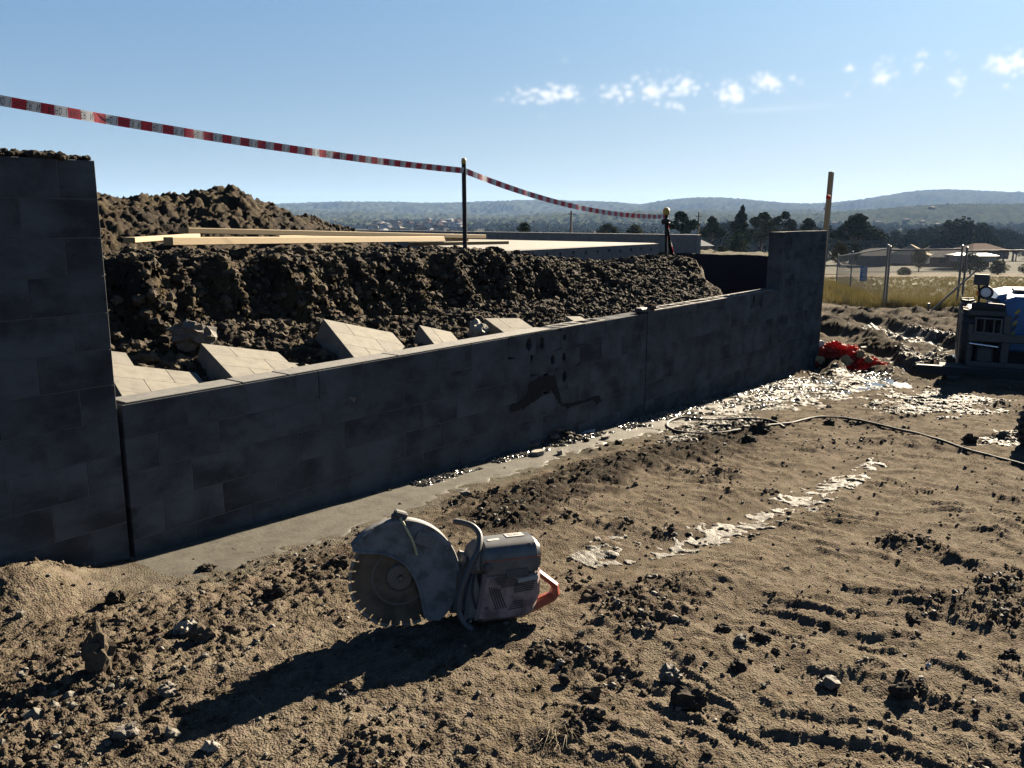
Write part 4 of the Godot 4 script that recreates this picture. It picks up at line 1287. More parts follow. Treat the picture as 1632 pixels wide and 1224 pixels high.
func build_pad() -> void:
	var f := wall_frame()
	var t := thing("concrete_slab", "raised concrete floor slab with a row of small holes along its edge", "slab", f)
	var b := MB.new()
	b.prism(PackedVector2Array([Vector2(6.4, 3.066), Vector2(11.2, 3.066), Vector2(11.2, 10.2), Vector2(10.2, 10.2), Vector2(9.6, 7.4), Vector2(7.2, 4.2)]), 0.96, 1.20, 0.008, Transform3D(Basis(Vector3(1, 0, 0), Vector3(0, 0, -1), Vector3(0, 1, 0)), Vector3.ZERO))
	part(t, "slab", b.mesh(), M.slab)
	var bores := []
	for k in 14: bores.append(Vector3(-2.2 + k * 0.335, 0.035 + 0.01 * sin(k * 2.3), 0.030))
	part(t, "edge_board", holed_plate(4.88, 0.225, 0.08, bores), M.slab_edge, Transform3D(Basis(), Vector3(8.75, 1.080, -2.985)))
	var t2 := thing("upstand_wall", "dark grey upstand wall along the far end of the concrete pad", "wall", f)
	var v := 3.05
	while v < 12.4:
		b = MB.new()
		b.box(Transform3D(Basis(), Vector3(12.85, 1.09, -v - 0.3)), Vector3(0.16, 0.45, 0.594), 0.004)
		part(t2, "panel", b.mesh(), M.slab_edge)
		v += 0.6
	# black drainage sheet over the end of the excavation
	var ms := func(i: int, j: int) -> Vector3:
		var vv := 0.95 + 2.35 * j / 60.0
		var hh := -0.55 + 1.53 * i / 30.0
		return W(12.00 + 0.34 * (hh + 0.55) / 1.53 + 0.008 * nb.get_noise_2d(vv * 2.0, hh * 1.2), hh + 0.02 * na.get_noise_2d(vv * 1.2, 4.0), vv)
	var o := part(self, "drainage_sheet", sheet(31, 61, ms, func(_p: Vector3, _n: Vector3) -> Color: return Color(1, 1, 1)), M.membrane)
	tag(o, "black drainage sheet hung over the end of the trench behind the wall", "plastic sheet")

func build_panels() -> void:
	# sections sawn off the wall and pushed over on to the fill: near left, far left, near right corners in the photograph
	var list := [
		[[196, 634], [150, 556], [345, 634], 0.25, 0.95, 3, 4, "fallen block wall panel lying flat against the tall wall"],
		[[376, 607], [320, 547], [538, 608], 0.25, 0.85, 3, 4, "wide fallen block panel tilted up beside a rough grey stone"],
		[[571, 578], [515, 508], [672, 582], 0.25, 0.85, 2, 4, "steeply tilted fallen block panel with a sharp raised corner"],
		[[698, 556], [668, 518], [742, 556], 0.25, 0.62, 1, 2, "small fallen block piece with a bright sawn edge"],
		[[806, 532], [772, 507], [850, 522], 0.25, 0.62, 2, 2, "fallen block piece by the first open wall cores"],
		[[918, 514], [902, 504], [935, 510], 0.25, 0.42, 1, 1, "tip of a fallen block poking over the wall top past the open cores"]]
	for q in list:
		var a := behind_wall(q[0][0], q[0][1], q[3])
		var b := behind_wall(q[1][0], q[1][1], q[4])
		var c := behind_wall(q[2][0], q[2][1], q[3])
		var e2 := (b - a).normalized()
		var e1 := (c - a)
		e1 = (e1 - e2 * e1.dot(e2))
		var wid := e1.length()
		e1 = e1.normalized()
		var n := e1.cross(e2).normalized()
		if n.y < 0: n = -n
		var ln := a.distance_to(b)
		var low := minf(0.12, 0.6)
		var t := thing("fallen_panel", q[7], "block panel", Transform3D(Basis(e1, n, e1.cross(n)), a))
		# e1.cross(n) runs down the slope: local z grows towards the wall
		var sgn := 1.0 if e1.cross(n).dot(e2) > 0 else -1.0
		var nr: int = q[6]
		var total := ln + low
		var hh := total / nr
		for r in nr:
			var z := -low + hh * (r + 0.5)
			var cuts := [0.0]
			var x := (0.37 if r % 2 == 0 else 0.185) * minf(1.0, wid / 0.5)
			while x < wid - 0.08:
				cuts.append(x)
				x += 0.37
			cuts.append(wid)
			for k in cuts.size() - 1:
				if r == nr - 1 and k == cuts.size() - 2 and cuts.size() > 2 and q[5] > 2: continue
				var m := MB.new()
				var l: float = cuts[k + 1] - cuts[k] - 0.002
				m.box(Transform3D.IDENTITY, Vector3(l, THICK, hh - 0.0012), 0.001)
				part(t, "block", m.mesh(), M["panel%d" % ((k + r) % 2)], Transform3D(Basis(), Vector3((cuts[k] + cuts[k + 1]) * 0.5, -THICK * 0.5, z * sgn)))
	var st := MB.new()
	var p := behind_wall(308, 534, 1.05)
	st.rock(Transform3D(Basis(Vector3(0.3, 1, 0.2).normalized(), 0.7).scaled(Vector3(0.14, 0.09, 0.12)), p), nd, 0.5, 8.0, 3)
	tag(part(self, "stone", st.mesh(), M.stone), "rough grey stone lying above the wide fallen block panel", "stone")
	st = MB.new()
	p = behind_wall(762, 528, 0.5)
	st.rock(Transform3D(Basis(Vector3(0.3, 1, 0.2).normalized(), 0.2).scaled(Vector3(0.08, 0.09, 0.08)), p), nd, 0.4, 18.0, 3)
	tag(part(self, "stone", st.mesh(), M.pale_stone), "rounded pale stone between two small fallen block pieces", "stone")

# ---------------------------------------------------------------- the cut-off saw
func arc(cx: float, cy: float, r: float, a0: float, a1: float, n: int) -> PackedVector2Array:
	var o := PackedVector2Array()
	for i in n + 1:
		var a := deg_to_rad(lerpf(a0, a1, float(i) / n))
		o.push_back(Vector2(cx + r * cos(a), cy + r * sin(a)))
	return o
func smooth_path(pts: Array, n := 6) -> Array:
	var c := Curve3D.new()
	for i in pts.size():
		var t: Vector3 = (pts[mini(i + 1, pts.size() - 1)] - pts[maxi(i - 1, 0)]) / 6.0
		c.add_point(pts[i], -t, t)
	var out := []
	for i in pts.size() - 1:
		for k in n: out.append(c.sample(i, float(k) / n))
	out.append(pts[pts.size() - 1])
	return out
func build_saw() -> void:
	var base := on_ground(641, 1000)
	base.y = mud(base.x, base.z)
	var bs := Basis(Vector3.UP, deg_to_rad(16.0)) * Basis(Vector3.RIGHT, deg_to_rad(-7.0))
	var t := thing("cut_off_saw", "muddy petrol cut-off saw with a large toothed disc and orange red rear handle", "saw", Transform3D(bs, base))
	var R := 0.213
	var cy := R - 0.008
	var b := MB.new()
	# blade: steel disc with slots, hub flange and bolt
	var face := Transform3D(Basis(Vector3.RIGHT, PI / 2), Vector3(0, cy, 0))
	var teeth := 28
	var rim := PackedVector2Array()
	for k in teeth:
		var a0 := TAU * k / teeth
		var w := TAU / teeth
		for q in [[0.0, R - 0.012], [0.40, R - 0.012], [0.80, R - 0.012], [0.84, R - 0.030], [0.94, R - 0.030], [0.98, R - 0.012]]:
			rim.push_back(Vector2(cos(a0 + w * q[0]), sin(a0 + w * q[0])) * q[1] + Vector2(0, cy))
	b.prism(rim, -0.0015, 0.0015, 0.0004)
	var blade := part(t, "blade", b.mesh(), M.blade)
	for k in teeth:
		var a0 := TAU * (k + 0.40) / teeth
		b = MB.new()
		b.box(Transform3D(Basis(Vector3.BACK, a0 - PI / 2), Vector3(cos(a0) * (R - 0.008), sin(a0) * (R - 0.008) + cy, 0)), Vector3(0.037, 0.014, 0.0046), 0.001)
		part(blade, "segment", b.mesh(), M.segment)
	b = MB.new()
	b.lathe([Vector2(0.118, 0.0017), Vector2(0.116, 0.0032), Vector2(0.110, 0.0032), Vector2(0.108, 0.0017)], 48, face)
	part(blade, "worn_ring", b.mesh(), M.blade_hub)
	b = MB.new()
	b.lathe([Vector2(0.0, 0.010), Vector2(0.048, 0.010), Vector2(0.055, 0.007), Vector2(0.055, 0.0015)], 40, face)
	part(blade, "flange", b.mesh(), M.blade_hub)
	b = MB.new()
	b.lathe([Vector2(0.060, 0.0016), Vector2(0.060, 0.0035), Vector2(0.056, 0.0035)], 40, face)
	part(blade, "flange_ring", b.mesh(), M.grip)
	b = MB.new()
	b.lathe([Vector2(0.0, 0.024), Vector2(0.010, 0.024), Vector2(0.013, 0.020), Vector2(0.013, 0.01)], 6, face)
	part(blade, "bolt", b.mesh(), M.blade_hub)
	# guard: two cheeks and the rim between them
	var G := R + 0.034
	var cheek := arc(0, cy, G, 141, -52, 44)
	cheek.append_array(PackedVector2Array([Vector2(0.112, 0.02), Vector2(0.092, 0.05), Vector2(0.083, 0.10), Vector2(0.074, 0.155), Vector2(0.055, 0.21), Vector2(0.02, 0.265), Vector2(-0.035, 0.305), Vector2(-0.09, 0.325), Vector2(-0.155, 0.335), Vector2(-0.19, 0.345)]))
	b = MB.new()
	b.prism(cheek.duplicate(), 0.026, 0.034, 0.003)
	var guard := part(t, "blade_guard", b.mesh(), M.guard_grey)
	b = MB.new()
	b.prism(cheek.duplicate(), -0.034, -0.026, 0.003)
	part(guard, "rear_cheek", b.mesh(), M.guard_grey)
	b = MB.new()
	var ring := arc(0, cy, G + 0.001, 141, -52, 44)
	var inner := arc(0, cy, G - 0.007, -52, 141, 44)
	ring.append_array(inner)
	b.prism(ring, -0.0255, 0.0255, 0.001)
	part(guard, "guard_rim", b.mesh(), M.guard_grey)
	# rolled lip along the open edge, a stiffening rib, a pad and a boss
	b = MB.new()
	var lip := []
	for q in [[0.112, 0.02], [0.092, 0.05], [0.083, 0.10], [0.074, 0.155], [0.055, 0.21], [0.02, 0.265], [-0.035, 0.305], [-0.09, 0.325], [-0.155, 0.335], [-0.19, 0.350]]: lip.append(Vector3(q[0], q[1], 0.036))
	b.tube(smooth_path(lip, 4), 0.007, 8)
	part(guard, "lip", b.mesh(), M.guard_grey)
	b = MB.new()
	b.box(Transform3D(Basis(Vector3.BACK, deg_to_rad(-28)), Vector3(0.105, cy + 0.155, 0.037)), Vector3(0.085, 0.055, 0.012), 0.006)
	part(guard, "label_plate", b.mesh(), M.dust_grey)
	b = MB.new()
	b.lathe([Vector2(0.0, 0.030), Vector2(0.018, 0.030), Vector2(0.024, 0.022), Vector2(0.026, 0.0)], 20, Transform3D(Basis(Vector3.BACK, 0.1), Vector3(0.0, cy + G - 0.006, 0.0)))
	b.box(Transform3D(Basis(Vector3.BACK, -0.35), Vector3(0.012, cy + G + 0.018, 0.010)), Vector3(0.055, 0.028, 0.045), 0.010)
	part(guard, "guard_grip", b.mesh(), M.grip)
	b = MB.new()
	b.tube(smooth_path([Vector3(0.008, cy + G + 0.008, 0.030), Vector3(0.028, cy + G - 0.035, 0.048), Vector3(0.052, cy + G - 0.09, 0.046), Vector3(0.068, cy + G - 0.15, 0.041)]), 0.0055, 8)
	part(t, "water_hose", b.mesh(), M.clear_hose)
	b = MB.new()
	b.box(Transform3D(Basis(Vector3.BACK, deg_to_rad(32)), Vector3(-0.125, cy + 0.208, 0.0)), Vector3(0.050, 0.007, 0.07), 0.002)
	part(guard, "white_strip", b.mesh(), M.label_white)
	for q in [[125.0, 0.222], [95.0, 0.226], [62.0, 0.226], [30.0, 0.226], [0.0, 0.224], [-28.0, 0.222]]:
		b = MB.new()
		var an := deg_to_rad(q[0])
		b.lathe([Vector2(0.0, 0.005), Vector2(0.005, 0.005), Vector2(0.0065, 0.003), Vector2(0.0065, 0.0)], 6, Transform3D(Basis(Vector3.RIGHT, PI / 2), Vector3(cos(an) * q[1], cy + sin(an) * q[1], 0.034)))
		part(guard, "bolt", b.mesh(), M.segment)
	# arm from guard to engine
	b = MB.new()
	b.prism(PackedVector2Array([Vector2(-0.03, cy - 0.05), Vector2(0.20, cy - 0.10), Vector2(0.36, 0.05), Vector2(0.38, 0.20), Vector2(0.20, cy + 0.06), Vector2(-0.03, cy + 0.05)]), -0.075, -0.038, 0.010)
	part(t, "arm", b.mesh(), M.grip)
	b = MB.new()
	b.prism(PackedVector2Array([Vector2(0.20, 0.035), Vector2(0.34, 0.02), Vector2(0.34, 0.24), Vector2(0.27, 0.27), Vector2(0.22, 0.20)]), -0.10, 0.035, 0.012)
	part(t, "crankcase", b.mesh(), M.grip)
	b = MB.new()
	b.prism(PackedVector2Array([Vector2(0.255, 0.012), Vector2(0.33, 0.006), Vector2(0.335, 0.10), Vector2(0.305, 0.21), Vector2(0.268, 0.12)]), 0.02, 0.075, 0.012)
	part(t, "muffler_shield", b.mesh(), M.dust_grey)
	# engine casing: starter side; near-black strips paint the shade inside its louvres
	var body := PackedVector2Array([Vector2(0.288, 0.012), Vector2(0.33, 0.002), Vector2(0.50, 0.000), Vector2(0.545, 0.020), Vector2(0.575, 0.10), Vector2(0.580, 0.20), Vector2(0.335, 0.205), Vector2(0.322, 0.15)])
	b = MB.new()
	b.prism(body, -0.11, 0.098, 0.014)
	var casing := part(t, "engine_casing", b.mesh(), M.casing)
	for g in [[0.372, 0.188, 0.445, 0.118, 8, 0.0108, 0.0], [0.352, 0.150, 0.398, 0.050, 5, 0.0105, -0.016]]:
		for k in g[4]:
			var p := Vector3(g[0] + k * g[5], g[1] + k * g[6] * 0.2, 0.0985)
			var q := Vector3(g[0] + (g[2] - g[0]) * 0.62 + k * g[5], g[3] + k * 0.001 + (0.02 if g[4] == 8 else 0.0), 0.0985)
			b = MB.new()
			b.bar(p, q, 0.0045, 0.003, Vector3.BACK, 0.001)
			part(casing, "louvre_shade", b.mesh(), M.rubber)
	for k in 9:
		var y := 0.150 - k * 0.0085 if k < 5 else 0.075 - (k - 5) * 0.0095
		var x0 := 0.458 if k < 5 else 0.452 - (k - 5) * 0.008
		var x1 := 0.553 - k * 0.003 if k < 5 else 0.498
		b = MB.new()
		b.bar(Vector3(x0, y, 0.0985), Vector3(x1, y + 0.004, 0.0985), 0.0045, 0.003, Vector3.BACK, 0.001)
		part(casing, "louvre_shade", b.mesh(), M.rubber)
	for q in [[0.338, 0.062], [0.395, 0.160], [0.520, 0.185]]:
		b = MB.new()
		b.lathe([Vector2(0.0, 0.003), Vector2(0.006, 0.003), Vector2(0.007, 0.0)], 10, Transform3D(Basis(Vector3.RIGHT, PI / 2), Vector3(q[0], q[1], 0.098)))
		part(casing, "screw", b.mesh(), M.grip)
	b = MB.new()
	b.bar(Vector3(0.475, 0.163, 0.10), Vector3(0.566, 0.172, 0.10), 0.020, 0.012, Vector3.BACK, 0.003)
	part(casing, "pull_ledge", b.mesh(), M.label_white)
	b = MB.new()
	b.box(Transform3D(Basis(), Vector3(0.475, 0.198, 0.096)), Vector3(0.10, 0.038, 0.016), 0.007)
	part(casing, "starter_handle", b.mesh(), M.grip)
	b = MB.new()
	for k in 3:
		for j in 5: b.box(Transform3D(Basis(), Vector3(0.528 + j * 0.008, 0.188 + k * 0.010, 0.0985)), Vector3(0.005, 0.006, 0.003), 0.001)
	part(casing, "grille_shade", b.mesh(), M.rubber)  # near-black squares painted in for the shade of the openings
	# top cover: rounded hood, profile across the machine swept along it
	var hood := PackedVector2Array()
	for q in [[0.100, 0.200], [0.104, 0.262], [0.100, 0.288], [0.088, 0.308], [0.066, 0.322], [0.03, 0.330], [-0.04, 0.331], [-0.085, 0.318], [-0.108, 0.29], [-0.114, 0.26], [-0.112, 0.20]]: hood.push_back(Vector2(q[0], q[1]))
	b = MB.new()
	b.prism(hood, -0.258, 0.0, 0.022, Transform3D(Basis(Vector3.BACK, Vector3.UP, Vector3.LEFT), Vector3(0.328, 0, 0)))
	var cover := part(t, "top_cover", b.mesh(), M.cover)
	b = MB.new()
	b.box(Transform3D(Basis(), Vector3(0.457, 0.2585, 0.1035)), Vector3(0.246, 0.005, 0.003), 0.001)
	part(cover, "red_seam", b.mesh(), M.orange_red)
	b = MB.new()
	b.prism(PackedVector2Array([Vector2(0.290, 0.205), Vector2(0.336, 0.205), Vector2(0.336, 0.315), Vector2(0.300, 0.290), Vector2(0.286, 0.25)]), -0.095, 0.088, 0.018)
	part(t, "front_cover", b.mesh(), M.dust_grey)
	b = MB.new()
	b.box(Transform3D(Basis(), Vector3(0.495, 0.3325, -0.005)), Vector3(0.080, 0.002, 0.060), 0.0008)
	part(cover, "sticker", b.mesh(), M.label_white)
	b = MB.new()
	b.box(Transform3D(Basis(Vector3.UP, 0.15) * Basis(Vector3.RIGHT, 0.16), Vector3(0.395, 0.3295, 0.030)), Vector3(0.055, 0.002, 0.020), 0.0008)
	part(cover, "sticker", b.mesh(), M.label_white)
	# print on the big sticker
	b = MB.new()
	b.box(Transform3D(Basis(), Vector3(0.478, 0.3340, -0.008)), Vector3(0.018, 0.001, 0.030), 0.0002)
	b.box(Transform3D(Basis(), Vector3(0.505, 0.3340, -0.008)), Vector3(0.022, 0.001, 0.024), 0.0002)
	part(cover, "sticker_print", b.mesh(), M.dust_grey)
	b = MB.new()
	b.lathe([Vector2(0.0, 0.004), Vector2(0.008, 0.004), Vector2(0.010, 0.0)], 12, Transform3D(Basis(Vector3.RIGHT, deg_to_rad(55)), Vector3(0.535, 0.307, 0.087)))
	part(cover, "screw", b.mesh(), M.grip)
	b = MB.new()
	b.lathe([Vector2(0.0, 0.016), Vector2(0.014, 0.016), Vector2(0.019, 0.012), Vector2(0.020, 0.0)], 14, Transform3D(Basis(Vector3.RIGHT, PI / 2), Vector3(0.352, 0.235, 0.096)))
	part(t, "fuel_cap", b.mesh(), M.grip)
	b = MB.new()
	b.tube(smooth_path([Vector3(0.30, 0.20, 0.06), Vector3(0.285, 0.13, 0.085), Vector3(0.30, 0.06, 0.08)]), 0.005, 7)
	part(t, "fuel_line", b.mesh(), M.rubber)
	# front handle: one bent tube round the machine
	b = MB.new()
	b.tube(smooth_path([Vector3(0.252, 0.398, -0.075), Vector3(0.285, 0.396, -0.045), Vector3(0.318, 0.386, 0.0), Vector3(0.336, 0.355, 0.035), Vector3(0.318, 0.310, 0.075), Vector3(0.270, 0.245, 0.105), Vector3(0.232, 0.165, 0.120), Vector3(0.215, 0.085, 0.125), Vector3(0.232, 0.030, 0.140), Vector3(0.262, 0.004, 0.165)], 5), 0.0125, 10)
	part(t, "front_handle", b.mesh(), M.grip)
	# rear handle: closed loop
	var loop := PackedVector2Array([Vector2(0.555, 0.195), Vector2(0.585, 0.190), Vector2(0.668, 0.118), Vector2(0.672, 0.070), Vector2(0.650, 0.045), Vector2(0.560, 0.012), Vector2(0.520, 0.000), Vector2(0.512, 0.030), Vector2(0.540, 0.055), Vector2(0.600, 0.075), Vector2(0.634, 0.082), Vector2(0.640, 0.100), Vector2(0.632, 0.115), Vector2(0.575, 0.162), Vector2(0.556, 0.160)])
	b = MB.new()
	b.prism(loop, 0.030, 0.072, 0.010)
	var rh := part(t, "rear_handle", b.mesh(), M.orange_red)
	b = MB.new()
	b.box(Transform3D(Basis(Vector3.BACK, 0.35), Vector3(0.538, 0.048, 0.066)), Vector3(0.032, 0.050, 0.030), 0.008)
	part(rh, "throttle_trigger", b.mesh(), M.grip)
	# feet
	for q in [[0.262, 0.0], [0.318, -0.002]]:
		b = MB.new()
		b.box(Transform3D(Basis(Vector3.BACK, 0.4), Vector3(q[0] + 0.01, q[1] + 0.010, 0.078)), Vector3(0.014, 0.012, 0.012), 0.003)
		part(t, "bolt", b.mesh(), M.segment)

# ---------------------------------------------------------------- tape and pickets
func ribbon(p: Array, w: float, tilt: float, u0 := 0.0) -> ArrayMesh:
	var b := MB.new()
	b.use_uv = true
	var s := u0
	var idx := []
	for i in p.size():
		var t: Vector3 = (p[mini(i + 1, p.size() - 1)] - p[maxi(i - 1, 0)]).normalized()
		var side := t.cross(Vector3.UP).normalized()
		var wob := tilt + 0.35 * nb.get_noise_1d(s * 1.7)
		var up := (side.cross(t).normalized() * cos(wob) + side * sin(wob)).normalized()
		var n := t.cross(up).normalized()
		if i > 0: s += p[i].distance_to(p[i - 1])
		var k := b.vert(p[i] + up * w * 0.5, n, Vector2(s / 0.36, 0.0))
		b.vert(p[i] - up * w * 0.5, n, Vector2(s / 0.36, 1.0))
		idx.append(k)
	for i in idx.size() - 1:
		b.smooth_tri(idx[i], idx[i] + 1, idx[i] + 3)
		b.smooth_tri(idx[i], idx[i] + 3, idx[i] + 2)
	return b.mesh()
func sag_line(a: Vector3, b: Vector3, sag: float, n := 60) -> Array:
	var o := []
	for i in n + 1:
		var t := float(i) / n
		o.append(a.lerp(b, t) - Vector3.UP * sag * 4.0 * t * (1.0 - t))
	return o
func picket(called: String, label: String, foot: Vector3, top: Vector3) -> Node3D:
	var t := thing(called, label, "picket", Transform3D(Basis(), foot))
	var ax := top - foot
	var b := MB.new()
	for k in 3:        # star section
		var a := TAU * k / 3.0 + 0.4
		var d := Vector3(cos(a), 0, sin(a))
		b.bar(d * 0.013 - ax.normalized() * 0.25, ax + d * 0.013, 0.007, 0.028, d, 0.001)
	part(t, "post", b.mesh(), M.black_steel)
	return t
func build_tape() -> void:
	var f1 := behind_wall(741, 397, 2.2)
	var t1 := behind_wall(739, 256, 2.2)
	var pk := MB.new()
	pk.lathe([Vector2(0.0, 0.03), Vector2(0.02, 0.026), Vector2(0.026, 0.01), Vector2(0.026, -0.035), Vector2(0.0, -0.035)], 12, Transform3D(Basis(), t1 - f1))
	var p1 := picket("star_picket", "black star picket standing at the edge of the bank in front of the pine timber", f1, t1)
	part(p1, "cap", pk.mesh(), M.yellow_cap)
	var f2 := behind_wall(1061, 408, 2.45)
	var t2 := behind_wall(1062, 337, 2.45)
	var p2 := picket("star_picket", "star picket with a round yellow cap at the far end of the bank", f2, t2 - Vector3(0, 0.04, 0))
	var b := MB.new()
	b.lathe([Vector2(0.0, 0.065), Vector2(0.035, 0.055), Vector2(0.055, 0.02), Vector2(0.055, -0.03), Vector2(0.04, -0.06), Vector2(0.0, -0.06)], 16, Transform3D(Basis(), t2 - f2))
	part(p2, "cap", b.mesh(), M.yellow_cap)
	b = MB.new()
	b.rock(Transform3D(Basis().scaled(Vector3(0.07, 0.05, 0.06)), t2 - f2 - Vector3(0, 0.16, 0)), nd, 0.6, 5.0)
	part(p2, "tape_knot", b.mesh(), M.black_steel)
	var a0 := at_depth(0, 160, 5.35)
	var e1 := t1 + (behind_wall(740, 272, 2.2) - t1)
	var dir := (a0 - e1)
	var f0 := a0 + dir * 0.55
	var sag := 0.09
	f0.y += sag * 4.0 * (0.55 / 1.55) / 1.0
	var foot := Vector3(f0.x, 1.3, f0.z)
	picket("star_picket", "black star picket out past the tall wall that holds the long tape", foot, f0 + Vector3(0, 0.1, 0))
	var tp := part(self, "danger_tape", ribbon(sag_line(f0, e1, sag), 0.064, 0.25), M.tape)
	tag(tp, "long red and white danger tape strung up to the black star picket", "tape")
	var e2 := behind_wall(1060, 345, 2.45)
	tp = part(self, "danger_tape", ribbon(sag_line(e1, e2, 0.14), 0.066, 0.1, 3.0), M.tape)
	tag(tp, "red and white danger tape sagging from picket to yellow capped picket", "tape")
	var d0 := behind_wall(1063, 352, 2.43)
	var d1 := behind_wall(1066, 378, 2.40)
	var d2 := behind_wall(1071, 405, 2.36)
	var bb := MB.new()
	bb.use_uv = true
	var pts := smooth_path([d0, d1, d2], 8)
	var s := 0.0
	var idx := []
	for i in pts.size():
		if i > 0: s += pts[i].distance_to(pts[i - 1])
		var w := lerpf(0.012, 0.035, float(i) / pts.size())
		var side := Vector3(0.9, 0, 0.4).rotated(Vector3.UP, 0.5 * sin(i * 0.6)).normalized()
		var nn := side.cross(Vector3.UP).normalized()
		idx.append(bb.vert(pts[i] - side * w, nn, Vector2(s / 0.40, 0.0)))
		bb.vert(pts[i] + side * w, nn, Vector2(s / 0.40, 1.0))
	for i in idx.size() - 1:
		bb.smooth_tri(idx[i], idx[i] + 1, idx[i] + 3); bb.smooth_tri(idx[i], idx[i] + 3, idx[i] + 2)
	tag(part(self, "danger_tape", bb.mesh(), M.tape), "loose end of danger tape hanging down the yellow capped picket", "tape")
	# timber stake at the end of the wall
	var sf := W(10.86, -0.55, 0.10)
	var stop := behind_wall(1325, 274, 0.10)
	var t := thing("timber_stake", "leaning brown timber stake standing at the end of the tall pier", "stake", Transform3D(Basis(), sf))
	var ax := stop - sf
	var z := ax.normalized()
	var x := z.cross(U).normalized()
	b = MB.new()
	b.box(Transform3D.IDENTITY, Vector3(0.085, ax.length(), 0.06), 0.004)
	part(t, "stake", b.mesh(), M.stake, Transform3D(Basis(z.cross(x) * -1.0, z, x), ax * 0.5))
	var kn := behind_wall(1320, 314, 0.06) - sf
	b = MB.new()
	b.rock(Transform3D(Basis().scaled(Vector3(0.035, 0.03, 0.05)), kn), nd, 0.4, 2.0)
	part(t, "tape_knot", b.mesh(), M.net)
	b = MB.new()
	b.use_uv = true
	var k0 := kn + Vector3(-0.03, -0.02, 0.04)
	var k1 := behind_wall(1312, 335, 0.03) - sf
	var i0 := b.vert(k0, -V, Vector2(0.1, 0.2)); b.vert(k0 + U * 0.02, -V, Vector2(0.1, 0.5)); b.vert(k1 + U * 0.06, -V, Vector2(0.55, 0.7)); b.vert(k1, -V, Vector2(0.55, 0.2))
	b.smooth_tri(i0, i0 + 3, i0 + 2); b.smooth_tri(i0, i0 + 2, i0 + 1)
	part(t, "tape_end", b.mesh(), M.tape)

func build_timber() -> void:
	# both ends of each length in the photograph, with the height of its underside
	var list := [
		[[206, 387], [312, 379], 1.43, 1.43, 0.10, 0.045, "short pine board poking out at the left of the timber stack"],
		[[268, 391], [742, 384], 1.44, 1.33, 0.09, 0.06, "long pine length lying along the front of the timber stack"],
		[[292, 372], [768, 380], 1.49, 1.36, 0.14, 0.05, "long pine board resting across the top of the timber stack"],
		[[440, 382], [720, 377], 1.40, 1.32, 0.09, 0.045, "pine length half hidden behind the front of the stack"],
		[[655, 392], [806, 389], 1.30, 1.28, 0.12, 0.045, "bright pine offcut lying at the pad end of the timber stack"]]
	for q in list:
		var a := at_height(q[0][0], q[0][1], q[2])
		var b := at_height(q[1][0], q[1][1], q[3])
		if q[2] > 1.48: a = behind_wall(q[0][0], q[0][1], 2.75)
		var z := (b - a).normalized()
		var x := Vector3.UP.cross(z).normalized()
		var m := MB.new()
		m.box(Transform3D.IDENTITY, Vector3(q[4], q[5], a.distance_to(b)), 0.004)
		var o := part(self, "pine_board", m.mesh(), M.pine, Transform3D(Basis(x, z.cross(x), z), (a + b) * 0.5 + Vector3.UP * q[5] * 0.5))
		tag(o, q[6], "timber")

